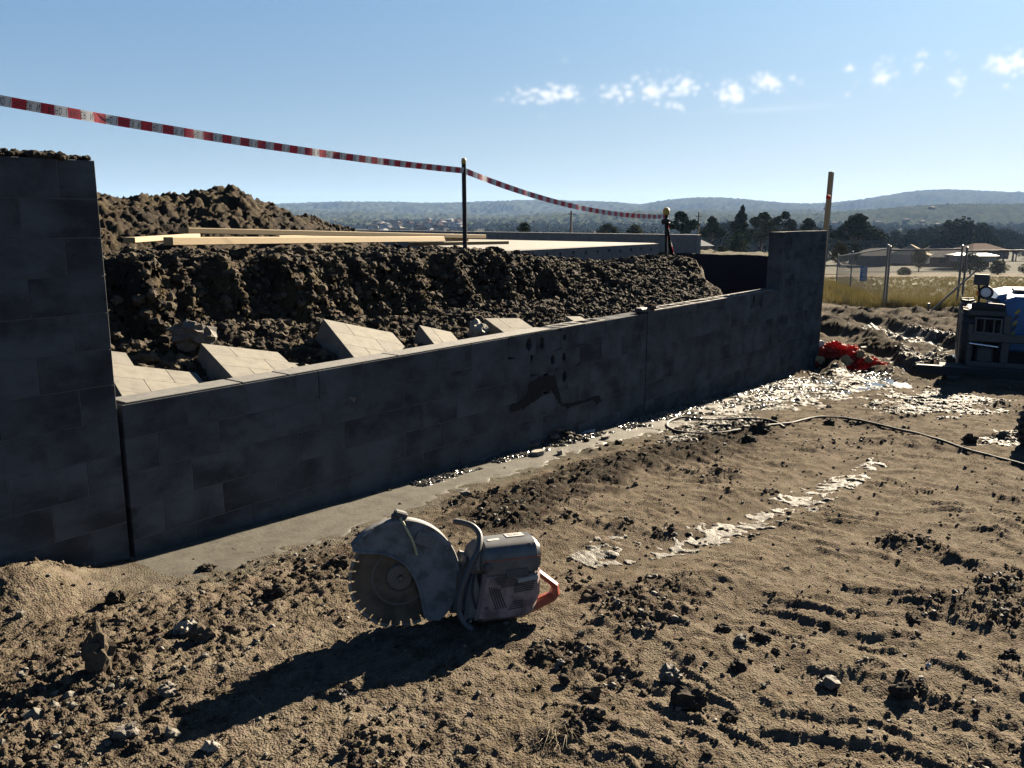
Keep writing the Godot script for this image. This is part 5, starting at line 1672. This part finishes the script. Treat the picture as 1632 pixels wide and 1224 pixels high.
# ---------------------------------------------------------------- fence
func build_fence() -> void:
	var gy := func(p: Vector3) -> Vector3: return Vector3(p.x, lay(p.x, p.z) if -p.z < 60 else valley(p.x, -p.z), p.z)
	var A: Vector3 = gy.call(fa)
	var B: Vector3 = gy.call(fb)
	var C: Vector3 = gy.call(fc)
	var Z: Vector3 = gy.call(fa + (fa - fb) * 0.75)
	var D: Vector3 = gy.call(fc + (fc - fb) * 2.6)
	var runs := [[Z, A, 2.05, "chain link fence panel running off behind the timber stake", false], [A, B, 2.05, "chain link fence panel that carries the small blue sign", false], [B, C, 2.0, "chain link gate leaf with a bright top rail", true], [C, D, 1.95, "chain link fence panel with a diagonal brace behind the loader", false]]
	for q in runs:
		var p: Vector3 = q[0]
		var e: Vector3 = q[1]
		var h: float = q[2]
		var t := thing("chain_link_fence", q[3], "fence", Transform3D(Basis(), p))
		var d := e - p
		var len := Vector2(d.x, d.z).length()
		var side := Vector3(d.x, 0, d.z).normalized()
		for k in 2:
			var f: Vector3 = side * 0.07 if k == 0 else d - side * 0.07
			var m := MB.new()
			m.tube([f - Vector3.UP * 0.4, f + Vector3.UP * (h + 0.12)], 0.036, 10)
			var post := part(t, "post", m.mesh(), M.galv)
			m = MB.new()
			m.lathe([Vector2(0.0, 0.03), Vector2(0.03, 0.02), Vector2(0.042, 0.0), Vector2(0.042, -0.03)], 10, Transform3D(Basis(), f + Vector3.UP * (h + 0.12)))
			part(post, "post_cap", m.mesh(), M.galv)
		var m2 := MB.new()
		m2.tube([side * 0.1 + Vector3.UP * h, d - side * 0.1 + Vector3.UP * h], 0.030, 10)
		part(t, "top_rail", m2.mesh(), M.galv)
		# woven wire
		m2 = MB.new()
		var step := 0.10
		var n := int(len / step)
		for sgn in [-1.0, 1.0]:
			for k in range(-int(h / step), n + int(h / step)):
				var x0 := k * step
				var x1: float = x0 + sgn * h
				var y0 := 0.03
				var y1 := h
				var pts := []
				for w in [[x0, y0], [x1, y1]]: pts.append(Vector2(w[0], w[1]))
				var a2: Vector2 = pts[0]
				var b2: Vector2 = pts[1]
				if (a2.x < 0 and b2.x < 0) or (a2.x > len and b2.x > len): continue
				var lo := 0.0
				var hi := 1.0
				var dx := b2.x - a2.x
				for edge in [0.0, len]:
					var tt: float = (edge - a2.x) / dx
					if tt > 0.0 and tt < 1.0:
						if (edge == 0.0) == (a2.x < 0.0) and (a2.x < 0.0 or a2.x > len): lo = maxf(lo, tt)
						else: hi = minf(hi, tt)
				if hi - lo < 0.02: continue
				var P := a2.lerp(b2, lo)
				var Q := a2.lerp(b2, hi)
				var w3 := func(c: Vector2) -> Vector3: return side * c.x + Vector3.UP * (c.y + d.y * c.x / len)
				m2.tube([w3.call(P), w3.call(Q)], 0.0012, 3)
		var mesh := part(t, "wire_mesh", m2.mesh(), M.wire)
		mesh.set_meta("kind", "stuff")
		if q[3].contains("brace"):
			var br := MB.new()
			var s0 := at_depth(1480, 490, 28.0) - p
			s0.y = lay(s0.x + p.x, s0.z + p.z) - p.y
			br.tube([s0 - Vector3.UP * 0.1, Vector3.UP * 1.25 + side * 0.35], 0.028, 8)
			part(t, "brace", br.mesh(), M.galv)
			br = MB.new()
			br.tube([s0 - Vector3.UP * 0.3, s0 + Vector3.UP * 0.25], 0.04, 8)
			part(t, "brace_peg", br.mesh(), M.galv)
		if q[3].contains("blue"):
			var c := at_depth(1389, 436, 38.5)
			var tt := (c - p).dot(side) / len
			var sp := p + Vector3(d.x, 0, d.z) * tt
			var s := thing("sign", "small blue and white notice wired to the chain link fence", "sign", Transform3D(Basis(Vector3.UP, -0.2), Vector3(sp.x, c.y, sp.z) + Vector3(0, 0, 0.05)))
			var sb := MB.new()
			sb.box(Transform3D.IDENTITY, Vector3(0.30, 0.66, 0.01), 0.003)
			part(s, "board", sb.mesh(), M.sign_blue)
			sb = MB.new()
			for w in [[-0.02, 0.20, 0.16, 0.05], [0.0, 0.10, 0.18, 0.03], [0.02, -0.04, 0.12, 0.13], [0.0, -0.24, 0.2, 0.03]]:
				sb.box(Transform3D(Basis(), Vector3(w[0], w[1], 0.0065)), Vector3(w[2], w[3], 0.003), 0.0005)
			part(s, "print", sb.mesh(), M.white_plastic)

# ---------------------------------------------------------------- loader
func wheel(t: Node, c: Vector3, r: float, w: float, axis: Vector3) -> void:
	var xf := Transform3D(Basis(Quaternion(Vector3.UP, axis.normalized())), c)
	var b := MB.new()
	b.lathe([Vector2(r * 0.55, -w * 0.5), Vector2(r * 0.9, -w * 0.5), Vector2(r * 0.98, -w * 0.38), Vector2(r, 0), Vector2(r * 0.98, w * 0.38), Vector2(r * 0.9, w * 0.5), Vector2(r * 0.55, w * 0.5)], 32, xf)
	var o := part(t, "wheel", b.mesh(), M.rubber)
	b = MB.new()
	for k in 22:
		var a := TAU * k / 22.0
		for s in [-1.0, 1.0]:
			b.box(xf * Transform3D(Basis(Vector3.UP, a) * Basis(Vector3.RIGHT, s * 0.5), Vector3(cos(a) * r, s * w * 0.22, -sin(a) * r)), Vector3(0.05, w * 0.5, 0.035), 0.006)
	part(o, "tread", b.mesh(), M.rubber)
	b = MB.new()
	b.lathe([Vector2(0.0, w * 0.32), Vector2(r * 0.2, w * 0.34), Vector2(r * 0.5, w * 0.30), Vector2(r * 0.56, w * 0.46), Vector2(r * 0.56, -w * 0.46), Vector2(0, -w * 0.3)], 24, xf)
	part(o, "rim", b.mesh(), M.frame_grey)
func build_loader() -> void:
	# local axes: x to the right of the picture, y up, z towards the camera; measured at 8.2 mm to the photograph pixel
	var p0 := on_ground(1530, 600)
	var s := 0.0083
	var X := func(px: float) -> float: return (px - 1530.0) * 0.0071
	var Y := func(py: float) -> float: return (600.0 - py) * s
	var t := thing("loader", "blue compact loader with a round work lamp, black mirror and fork carriage", "loader", Transform3D(Basis(Vector3.UP, deg_to_rad(-25.0)), p0))
	var b := MB.new()
	wheel(t, Vector3(X.call(1537), 0.42, -0.55), 0.44, 0.17, Vector3(1, 0, 0))
	wheel(t, Vector3(X.call(1760), 0.42, -0.55), 0.44, 0.17, Vector3(1, 0, 0))
	wheel(t, Vector3(X.call(1545), 0.42, -2.1), 0.44, 0.2, Vector3(1, 0, 0))
	wheel(t, Vector3(X.call(1752), 0.42, -2.1), 0.44, 0.2, Vector3(1, 0, 0))
	# bonnet, wider cowl and engine hood
	b.prism(PackedVector2Array([Vector2(X.call(1594), 0.32), Vector2(X.call(1594), Y.call(484)), Vector2(X.call(1599), Y.call(476)), Vector2(X.call(1611), Y.call(472)), Vector2(X.call(1700), Y.call(471)), Vector2(X.call(1704), Y.call(480)), Vector2(X.call(1704), 0.32)]), -2.2, -0.35, 0.03)
	var body := part(t, "body", b.mesh(), M.blue_paint)
	b = MB.new()
	b.prism(PackedVector2Array([Vector2(X.call(1575), Y.call(486)), Vector2(X.call(1586), Y.call(472)), Vector2(X.call(1600), Y.call(469)), Vector2(X.call(1600), Y.call(500)), Vector2(X.call(1578), Y.call(500))]), -1.7, -0.55, 0.02)
	part(body, "cowl", b.mesh(), M.blue_paint)
	for k in 6:
		b = MB.new()
		b.box(Transform3D(Basis(Vector3.BACK, 0.9), Vector3(X.call(1617) - k * 0.008, Y.call(496) - k * 0.075, -0.345)), Vector3(0.075, 0.032, 0.004), 0.001)
		part(body, "hazard_stripe", b.mesh(), M.hazard_yellow if k % 2 == 0 else M.grip)
	b = MB.new()
	b.box(Transform3D(Basis(), Vector3(X.call(1632), Y.call(468), -1.1)), Vector3(0.24, 0.05, 0.5), 0.02)
	part(body, "vent", b.mesh(), M.grip)
	# mudguard with a muffler lying on it
	b = MB.new()
	b.box(Transform3D(Basis(), Vector3(X.call(1567), Y.call(499), -0.6)), Vector3(0.46, 0.10, 0.7), 0.03)
	part(t, "mudguard", b.mesh(), M.grip)
	b = MB.new()
	var mc := Transform3D(Basis(Vector3.BACK, PI / 2 - 0.05), Vector3(X.call(1568), Y.call(490), -0.30))
	b.lathe([Vector2(0.0, 0.205), Vector2(0.04, 0.205), Vector2(0.062, 0.175), Vector2(0.062, -0.16), Vector2(0.05, -0.20), Vector2(0.0, -0.20)], 18, mc)
	part(t, "muffler", b.mesh(), M.black_steel)
	# lamp on its stalk, indicator, mirror
	b = MB.new()
	b.tube([Vector3(X.call(1552), Y.call(492), -0.4), Vector3(X.call(1551), Y.call(470), -0.4), Vector3(X.call(1549), Y.call(455), -0.42)], 0.014, 8)
	var stalk := part(t, "mirror_arm", b.mesh(), M.black_steel)
	b = MB.new()
	b.box(Transform3D(Basis(Vector3.BACK, -0.03), Vector3(X.call(1553), Y.call(447), -0.42)), Vector3(0.19, 0.145, 0.035), 0.016)
	part(stalk, "mirror", b.mesh(), M.grip)
	b = MB.new()
	var lc := Transform3D(Basis(Vector3.RIGHT, PI / 2), Vector3(X.call(1562), Y.call(467), -0.42))
	b.lathe([Vector2(0.0, -0.12), Vector2(0.05, -0.11), Vector2(0.085, -0.05), Vector2(0.094, 0.03), Vector2(0.088, 0.055), Vector2(0.072, 0.055), Vector2(0.064, 0.04)], 28, lc)
	var lamp := part(t, "work_lamp", b.mesh(), M.black_steel)
	b = MB.new()
	b.lathe([Vector2(0.0, 0.046), Vector2(0.045, 0.044), Vector2(0.066, 0.036)], 28, lc)
	part(lamp, "lens", b.mesh(), M.lamp_glass)
	b = MB.new()
	b.box(Transform3D(Basis(), Vector3(X.call(1549), Y.call(468), -0.40)), Vector3(0.035, 0.075, 0.05), 0.01)
	part(lamp, "indicator", b.mesh(), M.amber)
	b = MB.new()
	b.bar(Vector3(X.call(1552), Y.call(474), -0.42), Vector3(X.call(1592), Y.call(484), -0.6), 0.05, 0.05)
	part(t, "lamp_bracket", b.mesh(), M.grip)
	# carriage in front: posts, beams and guard bars
	for q in [[1541, 516, 585, 0.07], [1600, 500, 592, 0.09], [1665, 500, 592, 0.09], [1725, 505, 585, 0.07]]:
		b = MB.new()
		b.box(Transform3D(Basis(), Vector3(X.call(q[0]), (Y.call(q[1]) + Y.call(q[2])) * 0.5, -0.12)), Vector3(q[3], Y.call(q[1]) - Y.call(q[2]), 0.06), 0.008)
		part(t, "carriage_post", b.mesh(), M.frame_grey)
	for q in [[536, 0.11], [583, 0.13]]:
		b = MB.new()
		b.box(Transform3D(Basis(), Vector3(X.call(1633), Y.call(q[0]), -0.085)), Vector3(X.call(1728) - X.call(1538), q[1], 0.06), 0.008)
		part(t, "carriage_beam", b.mesh(), M.frame_grey)
	for q in [1548, 1562, 1578, 1590]:
		b = MB.new()
		b.tube([Vector3(X.call(q), Y.call(506), -0.07), Vector3(X.call(q), Y.call(529), -0.07)], 0.010, 8)
		part(t, "guard_bar", b.mesh(), M.galv)
	for q in [505, 528]:
		b = MB.new()
		b.tube([Vector3(X.call(1546), Y.call(q), -0.07), Vector3(X.call(1592), Y.call(q) - 0.01, -0.07)], 0.012, 8)
		part(t, "guard_bar", b.mesh(), M.galv)
	b = MB.new()
	b.tube([Vector3(X.call(1540), Y.call(546), -0.05), Vector3(X.call(1588), Y.call(550), -0.05)], 0.018, 12)
	part(t, "ram", b.mesh(), M.chrome)
	b = MB.new()
	b.box(Transform3D(Basis(), Vector3(X.call(1568), Y.call(566), -0.3)), Vector3(0.22, 0.22, 0.3), 0.03)
	part(t, "valve_block", b.mesh(), M.frame_grey)
	b = MB.new()
	b.box(Transform3D(Basis(), Vector3(X.call(1650), 0.46, -0.60)), Vector3(1.50, 0.72, 0.30), 0.03)
	part(t, "front_axle_housing", b.mesh(), M.black_steel)
	for k in 5:
		b = MB.new()
		b.tube(smooth_path([Vector3(X.call(1550) + k * 0.06, 0.72, -0.42), Vector3(X.call(1552) + k * 0.07, 0.5, -0.36 + 0.02 * k), Vector3(X.call(1560) + k * 0.05, 0.22, -0.42)]), 0.014, 7)
		part(t, "hydraulic_hose", b.mesh(), M.rubber)
	# broad bucket lip low in front
	b = MB.new()
	b.box(Transform3D(Basis(), Vector3(X.call(1625), 0.10, 0.22)), Vector3(2.45, 0.13, 0.10), 0.012)
	b.box(Transform3D(Basis(Vector3.RIGHT, 0.25), Vector3(X.call(1640), 0.10, 0.03)), Vector3(2.1, 0.04, 0.36), 0.01)
	part(t, "bucket_lip", b.mesh(), M.black_steel)
	b = MB.new()
	b.box(Transform3D(Basis(), Vector3(X.call(1640), 0.02, 0.25)), Vector3(1.9, 0.05, 0.05), 0.01)
	part(t, "wear_bar", b.mesh(), M.frame_grey)
	b = MB.new()
	b.box(Transform3D(Basis(), Vector3(X.call(1650), 0.55, -1.2)), Vector3(0.95, 0.3, 1.6), 0.03)
	part(t, "chassis", b.mesh(), M.frame_grey)
	# a tyre at the edge of the picture
	var p := on_ground(1652, 712)
	var w := thing("spare_wheel", "black rubber tyre standing on the wet mud in front of the loader", "wheel", Transform3D(Basis(Vector3.UP, 0.25), p))
	wheel(w, Vector3(0, 0.19, 0), 0.2, 0.12, Vector3(0.2, 0, 1))

# ---------------------------------------------------------------- small things on the site
func build_site_things() -> void:
	# crumpled red barrier netting
	var c := on_ground(1336, 584)
	var t := thing("barrier_netting", "crumpled red barrier netting thrown down at the end of the wall", "netting", Transform3D(Basis(), c))
	# crumpled heaps of net, each a creased lump
	for q in [[0.0, 0.13, 0.0, 0.30, 0.22, 0.22], [-0.16, 0.20, 0.03, 0.18, 0.14, 0.17], [0.14, 0.19, -0.02, 0.18, 0.14, 0.16], [-0.44, 0.05, 0.06, 0.15, 0.10, 0.13], [0.36, 0.06, 0.08, 0.20, 0.10, 0.13], [0.58, 0.03, 0.10, 0.16, 0.06, 0.09]]:
		var b := MB.new()
		b.rock(Transform3D(Basis().scaled(Vector3(q[3], q[4], q[5])), Vector3(q[0], q[1], q[2])), nd, 0.42, q[0] * 9.0 + 2.0, 5)
		part(t, "netting", b.mesh(), M.net)
	for q in [[0.27, 0.21, 0.10, 0.07, 0.06, 0.07], [0.38, 0.13, 0.16, 0.06, 0.05, 0.06], [-0.36, 0.12, 0.14, 0.08, 0.06, 0.06], [0.02, 0.12, 0.22, 0.09, 0.08, 0.04]]:
		var b := MB.new()
		b.rock(Transform3D(Basis().scaled(Vector3(q[3], q[4], q[5])), Vector3(q[0], q[1], q[2])), nd, 0.4, q[0] * 5.0 + 7.0, 4)
		part(t, "cream_cloth", b.mesh(), M.cream_bag)
	var wb := MB.new()
	wb.box(Transform3D(Basis(Vector3.BACK, 0.2), Vector3.ZERO), Vector3(0.10, 0.12, 0.08), 0.02)
	var o := part(self, "plastic_bottle", wb.mesh(), M.white_plastic, Transform3D(Basis(), c + Vector3(-0.27, 0.33, -0.05)))
	tag(o, "white plastic scrap caught on the red barrier netting", "plastic scrap")
	wb = MB.new()
	wb.box(Transform3D(Basis(Vector3.UP, 0.5) * Basis(Vector3.RIGHT, 0.5), Vector3.ZERO), Vector3(0.14, 0.10, 0.05), 0.01)
	var sp := on_ground(1374, 562)
	o = part(self, "concrete_scrap", wb.mesh(), M.pale_stone, Transform3D(Basis(), sp + Vector3(0, 0.06, 0)))
	tag(o, "pale square concrete scrap behind the red barrier netting", "scrap")
	# hoses
	var hose := func(pts: Array, r: float, label: String) -> void:
		var l := []
		for q in pts:
			var p := on_ground(q[0], q[1])
			l.append(p)
		l = smooth_path(l, 10)
		var hs := []
		for i in l.size(): hs.append(mud(l[i].x, l[i].z))
		for i in l.size():
			var sum := 0.0
			for k in range(-5, 6): sum += hs[clampi(i + k, 0, l.size() - 1)]
			l[i].y = sum / 11.0 + r * 1.1
		var b := MB.new()
		b.tube(l, r, 8)
		tag(part(self, "hose", b.mesh(), M.hose), label, "hose")
	hose.call([[1250, 683], [1232, 674], [1190, 671], [1140, 672], [1090, 668], [1066, 674], [1066, 684], [1090, 692], [1140, 696], [1180, 690]], 0.012, "black hose lying in a loop on the wet ground beside the wall")
	hose.call([[1185, 686], [1230, 680], [1262, 676], [1300, 668], [1345, 670], [1400, 680], [1470, 698], [1550, 722], [1632, 744], [1700, 764]], 0.012, "long black hose snaking over the mud towards the loader")
	# broken pieces by the wall
	var pc := func(px: float, py: float, sz: Vector3, turn: float, tilt: float, m: Material, label: String) -> void:
		var p := on_ground(px, py)
		var b := MB.new()
		var poly := PackedVector2Array()
		for k in 7:
			var a := TAU * k / 7.0
			var r := 0.5 * (1.0 + 0.3 * nb.get_noise_2d(px + k * 3.0, py))
			poly.push_back(Vector2(cos(a) * r * sz.x, sin(a) * r * sz.z))
		b.prism(poly, 0, sz.y, 0.003, Transform3D(Basis(Vector3.UP, turn) * Basis(Vector3.BACK, tilt) * Basis(Vector3.RIGHT, -PI / 2), Vector3.ZERO))
		var q := part(self, "broken_piece", b.mesh(), m, Transform3D(Basis(), Vector3(p.x, mud(p.x, p.z) + 0.005, p.z)))
		tag(q, label, "rubble")
	pc.call(938, 691, Vector3(0.17, 0.02, 0.07), 0.6, 0.15, M.roof_white, "white shard of board lying at the foot of the wall")
	pc.call(858, 726, Vector3(0.13, 0.035, 0.09), 0.2, 0.1, M.pale_stone, "pale flat piece of broken block in front of the rubble pile")
	pc.call(848, 712, Vector3(0.16, 0.03, 0.06), 0.5, 0.05, M.stone, "grey flat sliver of block touching the wall by the rubble")
	pc.call(893, 724, Vector3(0.07, 0.04, 0.05), 1.0, 0.3, M.pale_stone, "small pale chip just below the rubble pile")
	pc.call(965, 700, Vector3(0.13, 0.03, 0.06), 0.9, 0.05, M.stone, "grey flat chip right of the rubble pile on the slurry")
	pc.call(1480, 1060, Vector3(0.022, 0.012, 0.018), 0.5, 0.5, M.roof_white, "bright white chip on the dry mud")
	pc.call(1293, 905, Vector3(0.006, 0.02, 0.004), 0.5, 0.1, M.label_white, "thin white straw end on the dry mud")
	# rubble pile
	var pr := on_ground(886, 703)
	var rp := thing("rubble_pile", "pile of dark wet rubble chips against the foot of the wall", "rubble", Transform3D(Basis(), pr))
	var mb := [MB.new(), MB.new()]
	for k in 90:
		var a := rng.randf() * TAU
		var r := 0.24 * sqrt(rng.randf())
		var q := Vector3(cos(a) * r * 1.2, 0, sin(a) * r * 0.7)
		q.y = 0.11 * (1.0 - r / 0.26) + 0.005
		var s := rng.randf_range(0.010, 0.032)
		mb[k % 2].rock(Transform3D(Basis(Vector3(rng.randfn(), rng.randfn(), rng.randfn()).normalized(), rng.randf() * TAU).scaled(Vector3(s, s * 0.6, s * 0.8)), q), nd, 0.6, k * 1.7, 1)
	part(rp, "dark_chips", mb[0].mesh(), M.dark_clod).set_meta("kind", "stuff")
	part(rp, "grey_chips", mb[1].mesh(), M.stone).set_meta("kind", "stuff")
	# clamp left on the wall top at the joint
	var cl := thing("clamp", "rusty bracket left on the wall top at the upright joint", "bracket", Transform3D(wall_frame().basis, W(5.49, TOP, 0.05)))
	var b3 := MB.new()
	b3.box(Transform3D(Basis(), Vector3(0.0, 0.028, 0.0)), Vector3(0.22, 0.05, 0.09), 0.012)
	part(cl, "plate", b3.mesh(), M.rubber)
	b3 = MB.new()
	b3.rock(Transform3D(Basis().scaled(Vector3(0.05, 0.045, 0.05)), Vector3(0.11, 0.045, 0.02)), nd, 0.4, 4.0, 3)
	part(cl, "nut", b3.mesh(), M.wall_brick)

func build_stones() -> void:
	# single stones and clods that can be pointed at
	var list := [
		[1099, 1118, 0.050, "dark", "largest dark stone on the dry mud, with a smaller stone behind it"],
		[1068, 1082, 0.034, "stone", "reddish grey stone just behind the largest dark stone"],
		[1176, 1066, 0.026, "dark", "flat sided dark stone on the dry mud near a black pebble"],
		[1214, 1018, 0.030, "dark", "round black lump in the trodden mud beyond the flat sided stone"],
		[1152, 1004, 0.024, "dark", "small black lump next to the round black lump"],
		[1163, 1142, 0.022, "dark", "dark clod right of the largest dark stone"],
		[1236, 1040, 0.018, "dark", "black pebble in line with the round black lump"],
		[1100, 1056, 0.020, "clod", "brown clod on the trodden mud behind the reddish stone"],
		[945, 1108, 0.034, "clod", "crumbly clod on the sunlit mud below the saw"],
		[160, 1072, 0.050, "clod", "upright clod casting a pointed shadow on the smooth mud"],
		[200, 1178, 0.030, "stone", "pale sharp stone standing on the mud near the shadow tip"],
		[218, 1196, 0.024, "dark", "reddish clod next to the pale sharp stone"],
		[268, 1114, 0.032, "stone", "pale flat stone in front of the churned clods"],
		[335, 1192, 0.022, "pale", "white pebble half buried at the tip of the saw shadow"],
		[298, 1130, 0.026, "clod", "small brown clod near the pale flat stone"],
		[300, 1010, 0.040, "pale", "pale rough stone in the band of churned clods"],
		[325, 1020, 0.050, "clod", "brown clod leaning on the pale rough stone"],
		[185, 962, 0.040, "dark", "dark lump alone on the smooth grey mud by the wall"],
		[330, 908, 0.034, "dark", "flat dark clod on the slurry at the foot of the wall"],
		[440, 955, 0.040, "dark", "dark round clod left of the saw disc"],
		[538, 905, 0.050, "dark", "black clod behind the saw disc"],
		[555, 1098, 0.022, "clod", "clod lit by the gap in the saw shadow"],
		[548, 1108, 0.018, "stone", "grey pebble in the loop of the handle shadow"],
		[1210, 690, 0.070, "dark", "black muddy clod lying on the crossing of the hoses"],
		[1322, 678, 0.045, "dark", "black clod beside the long hose"],
		[985, 708, 0.030, "dark", "black clod on the slurry right of the rubble pile"],
		[1195, 704, 0.055, "dark", "dark clod in front of the hose crossing"],
		[865, 1050, 0.024, "dark", "dark clod in front of the saw engine"],
		[915, 1170, 0.028, "dark", "dark clod by a tuft of trampled roots"],
		[1610, 1048, 0.030, "dark", "black stone at the end of the tyre marks"],
		[1440, 1108, 0.040, "dark", "dark block of mud thrown up between tyre marks"],
		[1545, 705, 0.05, "dark", "dark clod at the brink of the wet mud by the tyre"]]
	var r := RandomNumberGenerator.new()
	r.seed = 5
	var n := 0
	for q in list:
		var p := on_ground(q[0], q[1])
		p.y = mud(p.x, p.z)
		var s: float = q[2]
		var b := MB.new()
		var tall := 1.9 if n == 9 else r.randf_range(0.65, 0.9)
		b.rock(Transform3D(Basis(Vector3.UP, r.randf() * TAU).scaled(Vector3(s * r.randf_range(0.9, 1.2), s * tall, s * r.randf_range(0.8, 1.1))), Vector3(0, s * tall * 0.45, 0)), nd, 0.55, n * 3.1, 3)
		var kind: String = q[3]
		var o := part(self, "stone" if kind in ["stone", "pale"] else "mud_clod", b.mesh(), {"dark": M.dark_clod, "stone": M.stone, "pale": M.pale_stone, "clod": M.clod}[kind], Transform3D(Basis(), p))
		tag(o, q[4], "stone" if kind in ["stone", "pale"] else "clod")
		n += 1
	# trampled roots and straws
	var rt := on_ground(880, 1178)
	var tuft := thing("root_tuft", "tuft of dry trampled roots pressed into the mud", "roots", Transform3D(Basis(), Vector3(rt.x, mud(rt.x, rt.z), rt.z)))
	var rb := MB.new()
	for k in 46:
		var a := r.randf() * TAU
		var p0 := Vector3(r.randfn() * 0.02, 0.004, r.randfn() * 0.02)
		var l := r.randf_range(0.03, 0.09)
		var p1 := p0 + Vector3(cos(a) * l * 0.5, r.randf_range(0.005, 0.03), sin(a) * l * 0.5)
		rb.tube([p0, p1, p0 + Vector3(cos(a + 0.4) * l, 0.004, sin(a + 0.4) * l)], 0.0011, 4, 0.0005)
	part(tuft, "roots", rb.mesh(), M.straw)
	var sb := MB.new()
	sb.tube([Vector3(-0.5, 0, 0), Vector3(-0.1, 0.03, 0.02), Vector3(0.5, 0, 0.0)], 0.02, 4, 0.012)
	var straws := []
	for k in 420:
		var d := 1.7 * pow(4.0, r.randf())
		var x := d * r.randf_range(-0.66, 0.66)
		var q := Vector3(x, 0, -d) - O
		if q.dot(V) > -0.3: continue
		var s := r.randf_range(0.02, 0.075)
		straws.append(Transform3D(Basis(Vector3.UP, r.randf() * TAU) * Basis(Vector3.BACK, r.randfn() * 0.15) * Basis().scaled(Vector3.ONE * s), Vector3(x, mud(x, -d) + 0.004, -d)))
	scatter("straw", sb.mesh(), M.straw, straws)
	# crumbs and gravel nobody could count
	var shapes := []
	for k in 3:
		var b := MB.new()
		b.rock(Transform3D.IDENTITY, nd, 0.6, 50.0 + k * 11.0, 2)
		shapes.append(b.mesh())
	var sets := [[], [], []]
	for k in 42000:
		var d := 1.6 * pow(9.5, r.randf())
		var x := d * r.randf_range(-0.68, 0.68)
		var q := Vector3(x, 0, -d) - O
		var u := q.dot(U)
		var v := q.dot(V)
		if v > -0.02 and u < 10.7: continue
		var near_wall := exp(-absf(v) / 0.10) * (1.0 if u > -0.4 else 0.3)
		var c := clump(x, -d)
		if r.randf() > maxf(0.15 + 0.70 * c, near_wall): continue
		if slurry(u, v) > 0.5 and near_wall < 0.35 and r.randf() < 0.9: continue
		var s := 0.0025 + 0.009 * pow(r.randf(), 2.5) * (1.0 + c) + (0.006 if d > 7.0 else 0.0) * r.randf()
		if r.randf() < 0.02: s *= 2.2
		var bs := Basis(Vector3(r.randfn(), r.randfn(), r.randfn()).normalized(), r.randf() * TAU).scaled(Vector3(s, s * 0.75, s * 0.9))
		var which := 0 if r.randf() < 0.55 else (1 if r.randf() < 0.55 else 2)
		if near_wall > 0.5: which = 2 if r.randf() < 0.6 else 1
		sets[which].append(Transform3D(bs, Vector3(x, mud(x, -d) + s * 0.3, -d)))
	scatter("soil_crumbs", shapes[0], M.clod, sets[0])
	scatter("dark_crumbs", shapes[1], M.dark_clod, sets[1])
	scatter("gravel", shapes[2], M.gravel, sets[2])
	# gravel and chips that glitter in the wet along the far half of the wall
	var wetset := []
	for k in 5200:
		var u := r.randf_range(2.0, 10.6)
		var v := -0.05 - (0.15 + 1.1 * smoothstep(4.0, 8.5, u)) * pow(r.randf(), 1.3)
		var p := W(u, 0, v)
		var s := r.randf_range(0.006, 0.022)
		if nb.get_noise_2d(u * 2.0, v * 3.0) < -0.1: continue
		wetset.append(Transform3D(Basis(Vector3(r.randfn(), r.randfn(), r.randfn()).normalized(), r.randf() * TAU).scaled(Vector3(s, s * 0.6, s)), Vector3(p.x, lay(p.x, p.z) + 0.006, p.z)))
	scatter("wet_gravel", shapes[1], M.wet_gravel, wetset)
	# clods on the bank, the fill and the heap
	var bank := [[], []]
	for k in 26000:
		var u := r.randf_range(-0.6, 11.3)
		var v := r.randf_range(0.25, 2.6)
		var s := 0.006 + 0.042 * pow(r.randf(), 4.5)
		if u > 7.5 + 1.38 * minf(v, 2.4): continue
		bank[k % 2].append(Transform3D(Basis(Vector3(r.randfn(), r.randfn(), r.randfn()).normalized(), r.randf() * TAU).scaled(Vector3(s, s * 0.8, s)), bank_point(u, v) + Vector3.UP * s * 0.2))
	scatter("bank_clods", shapes[0], M.clod, bank[0])
	scatter("dark_bank_clods", shapes[1], M.dark_clod, bank[1])
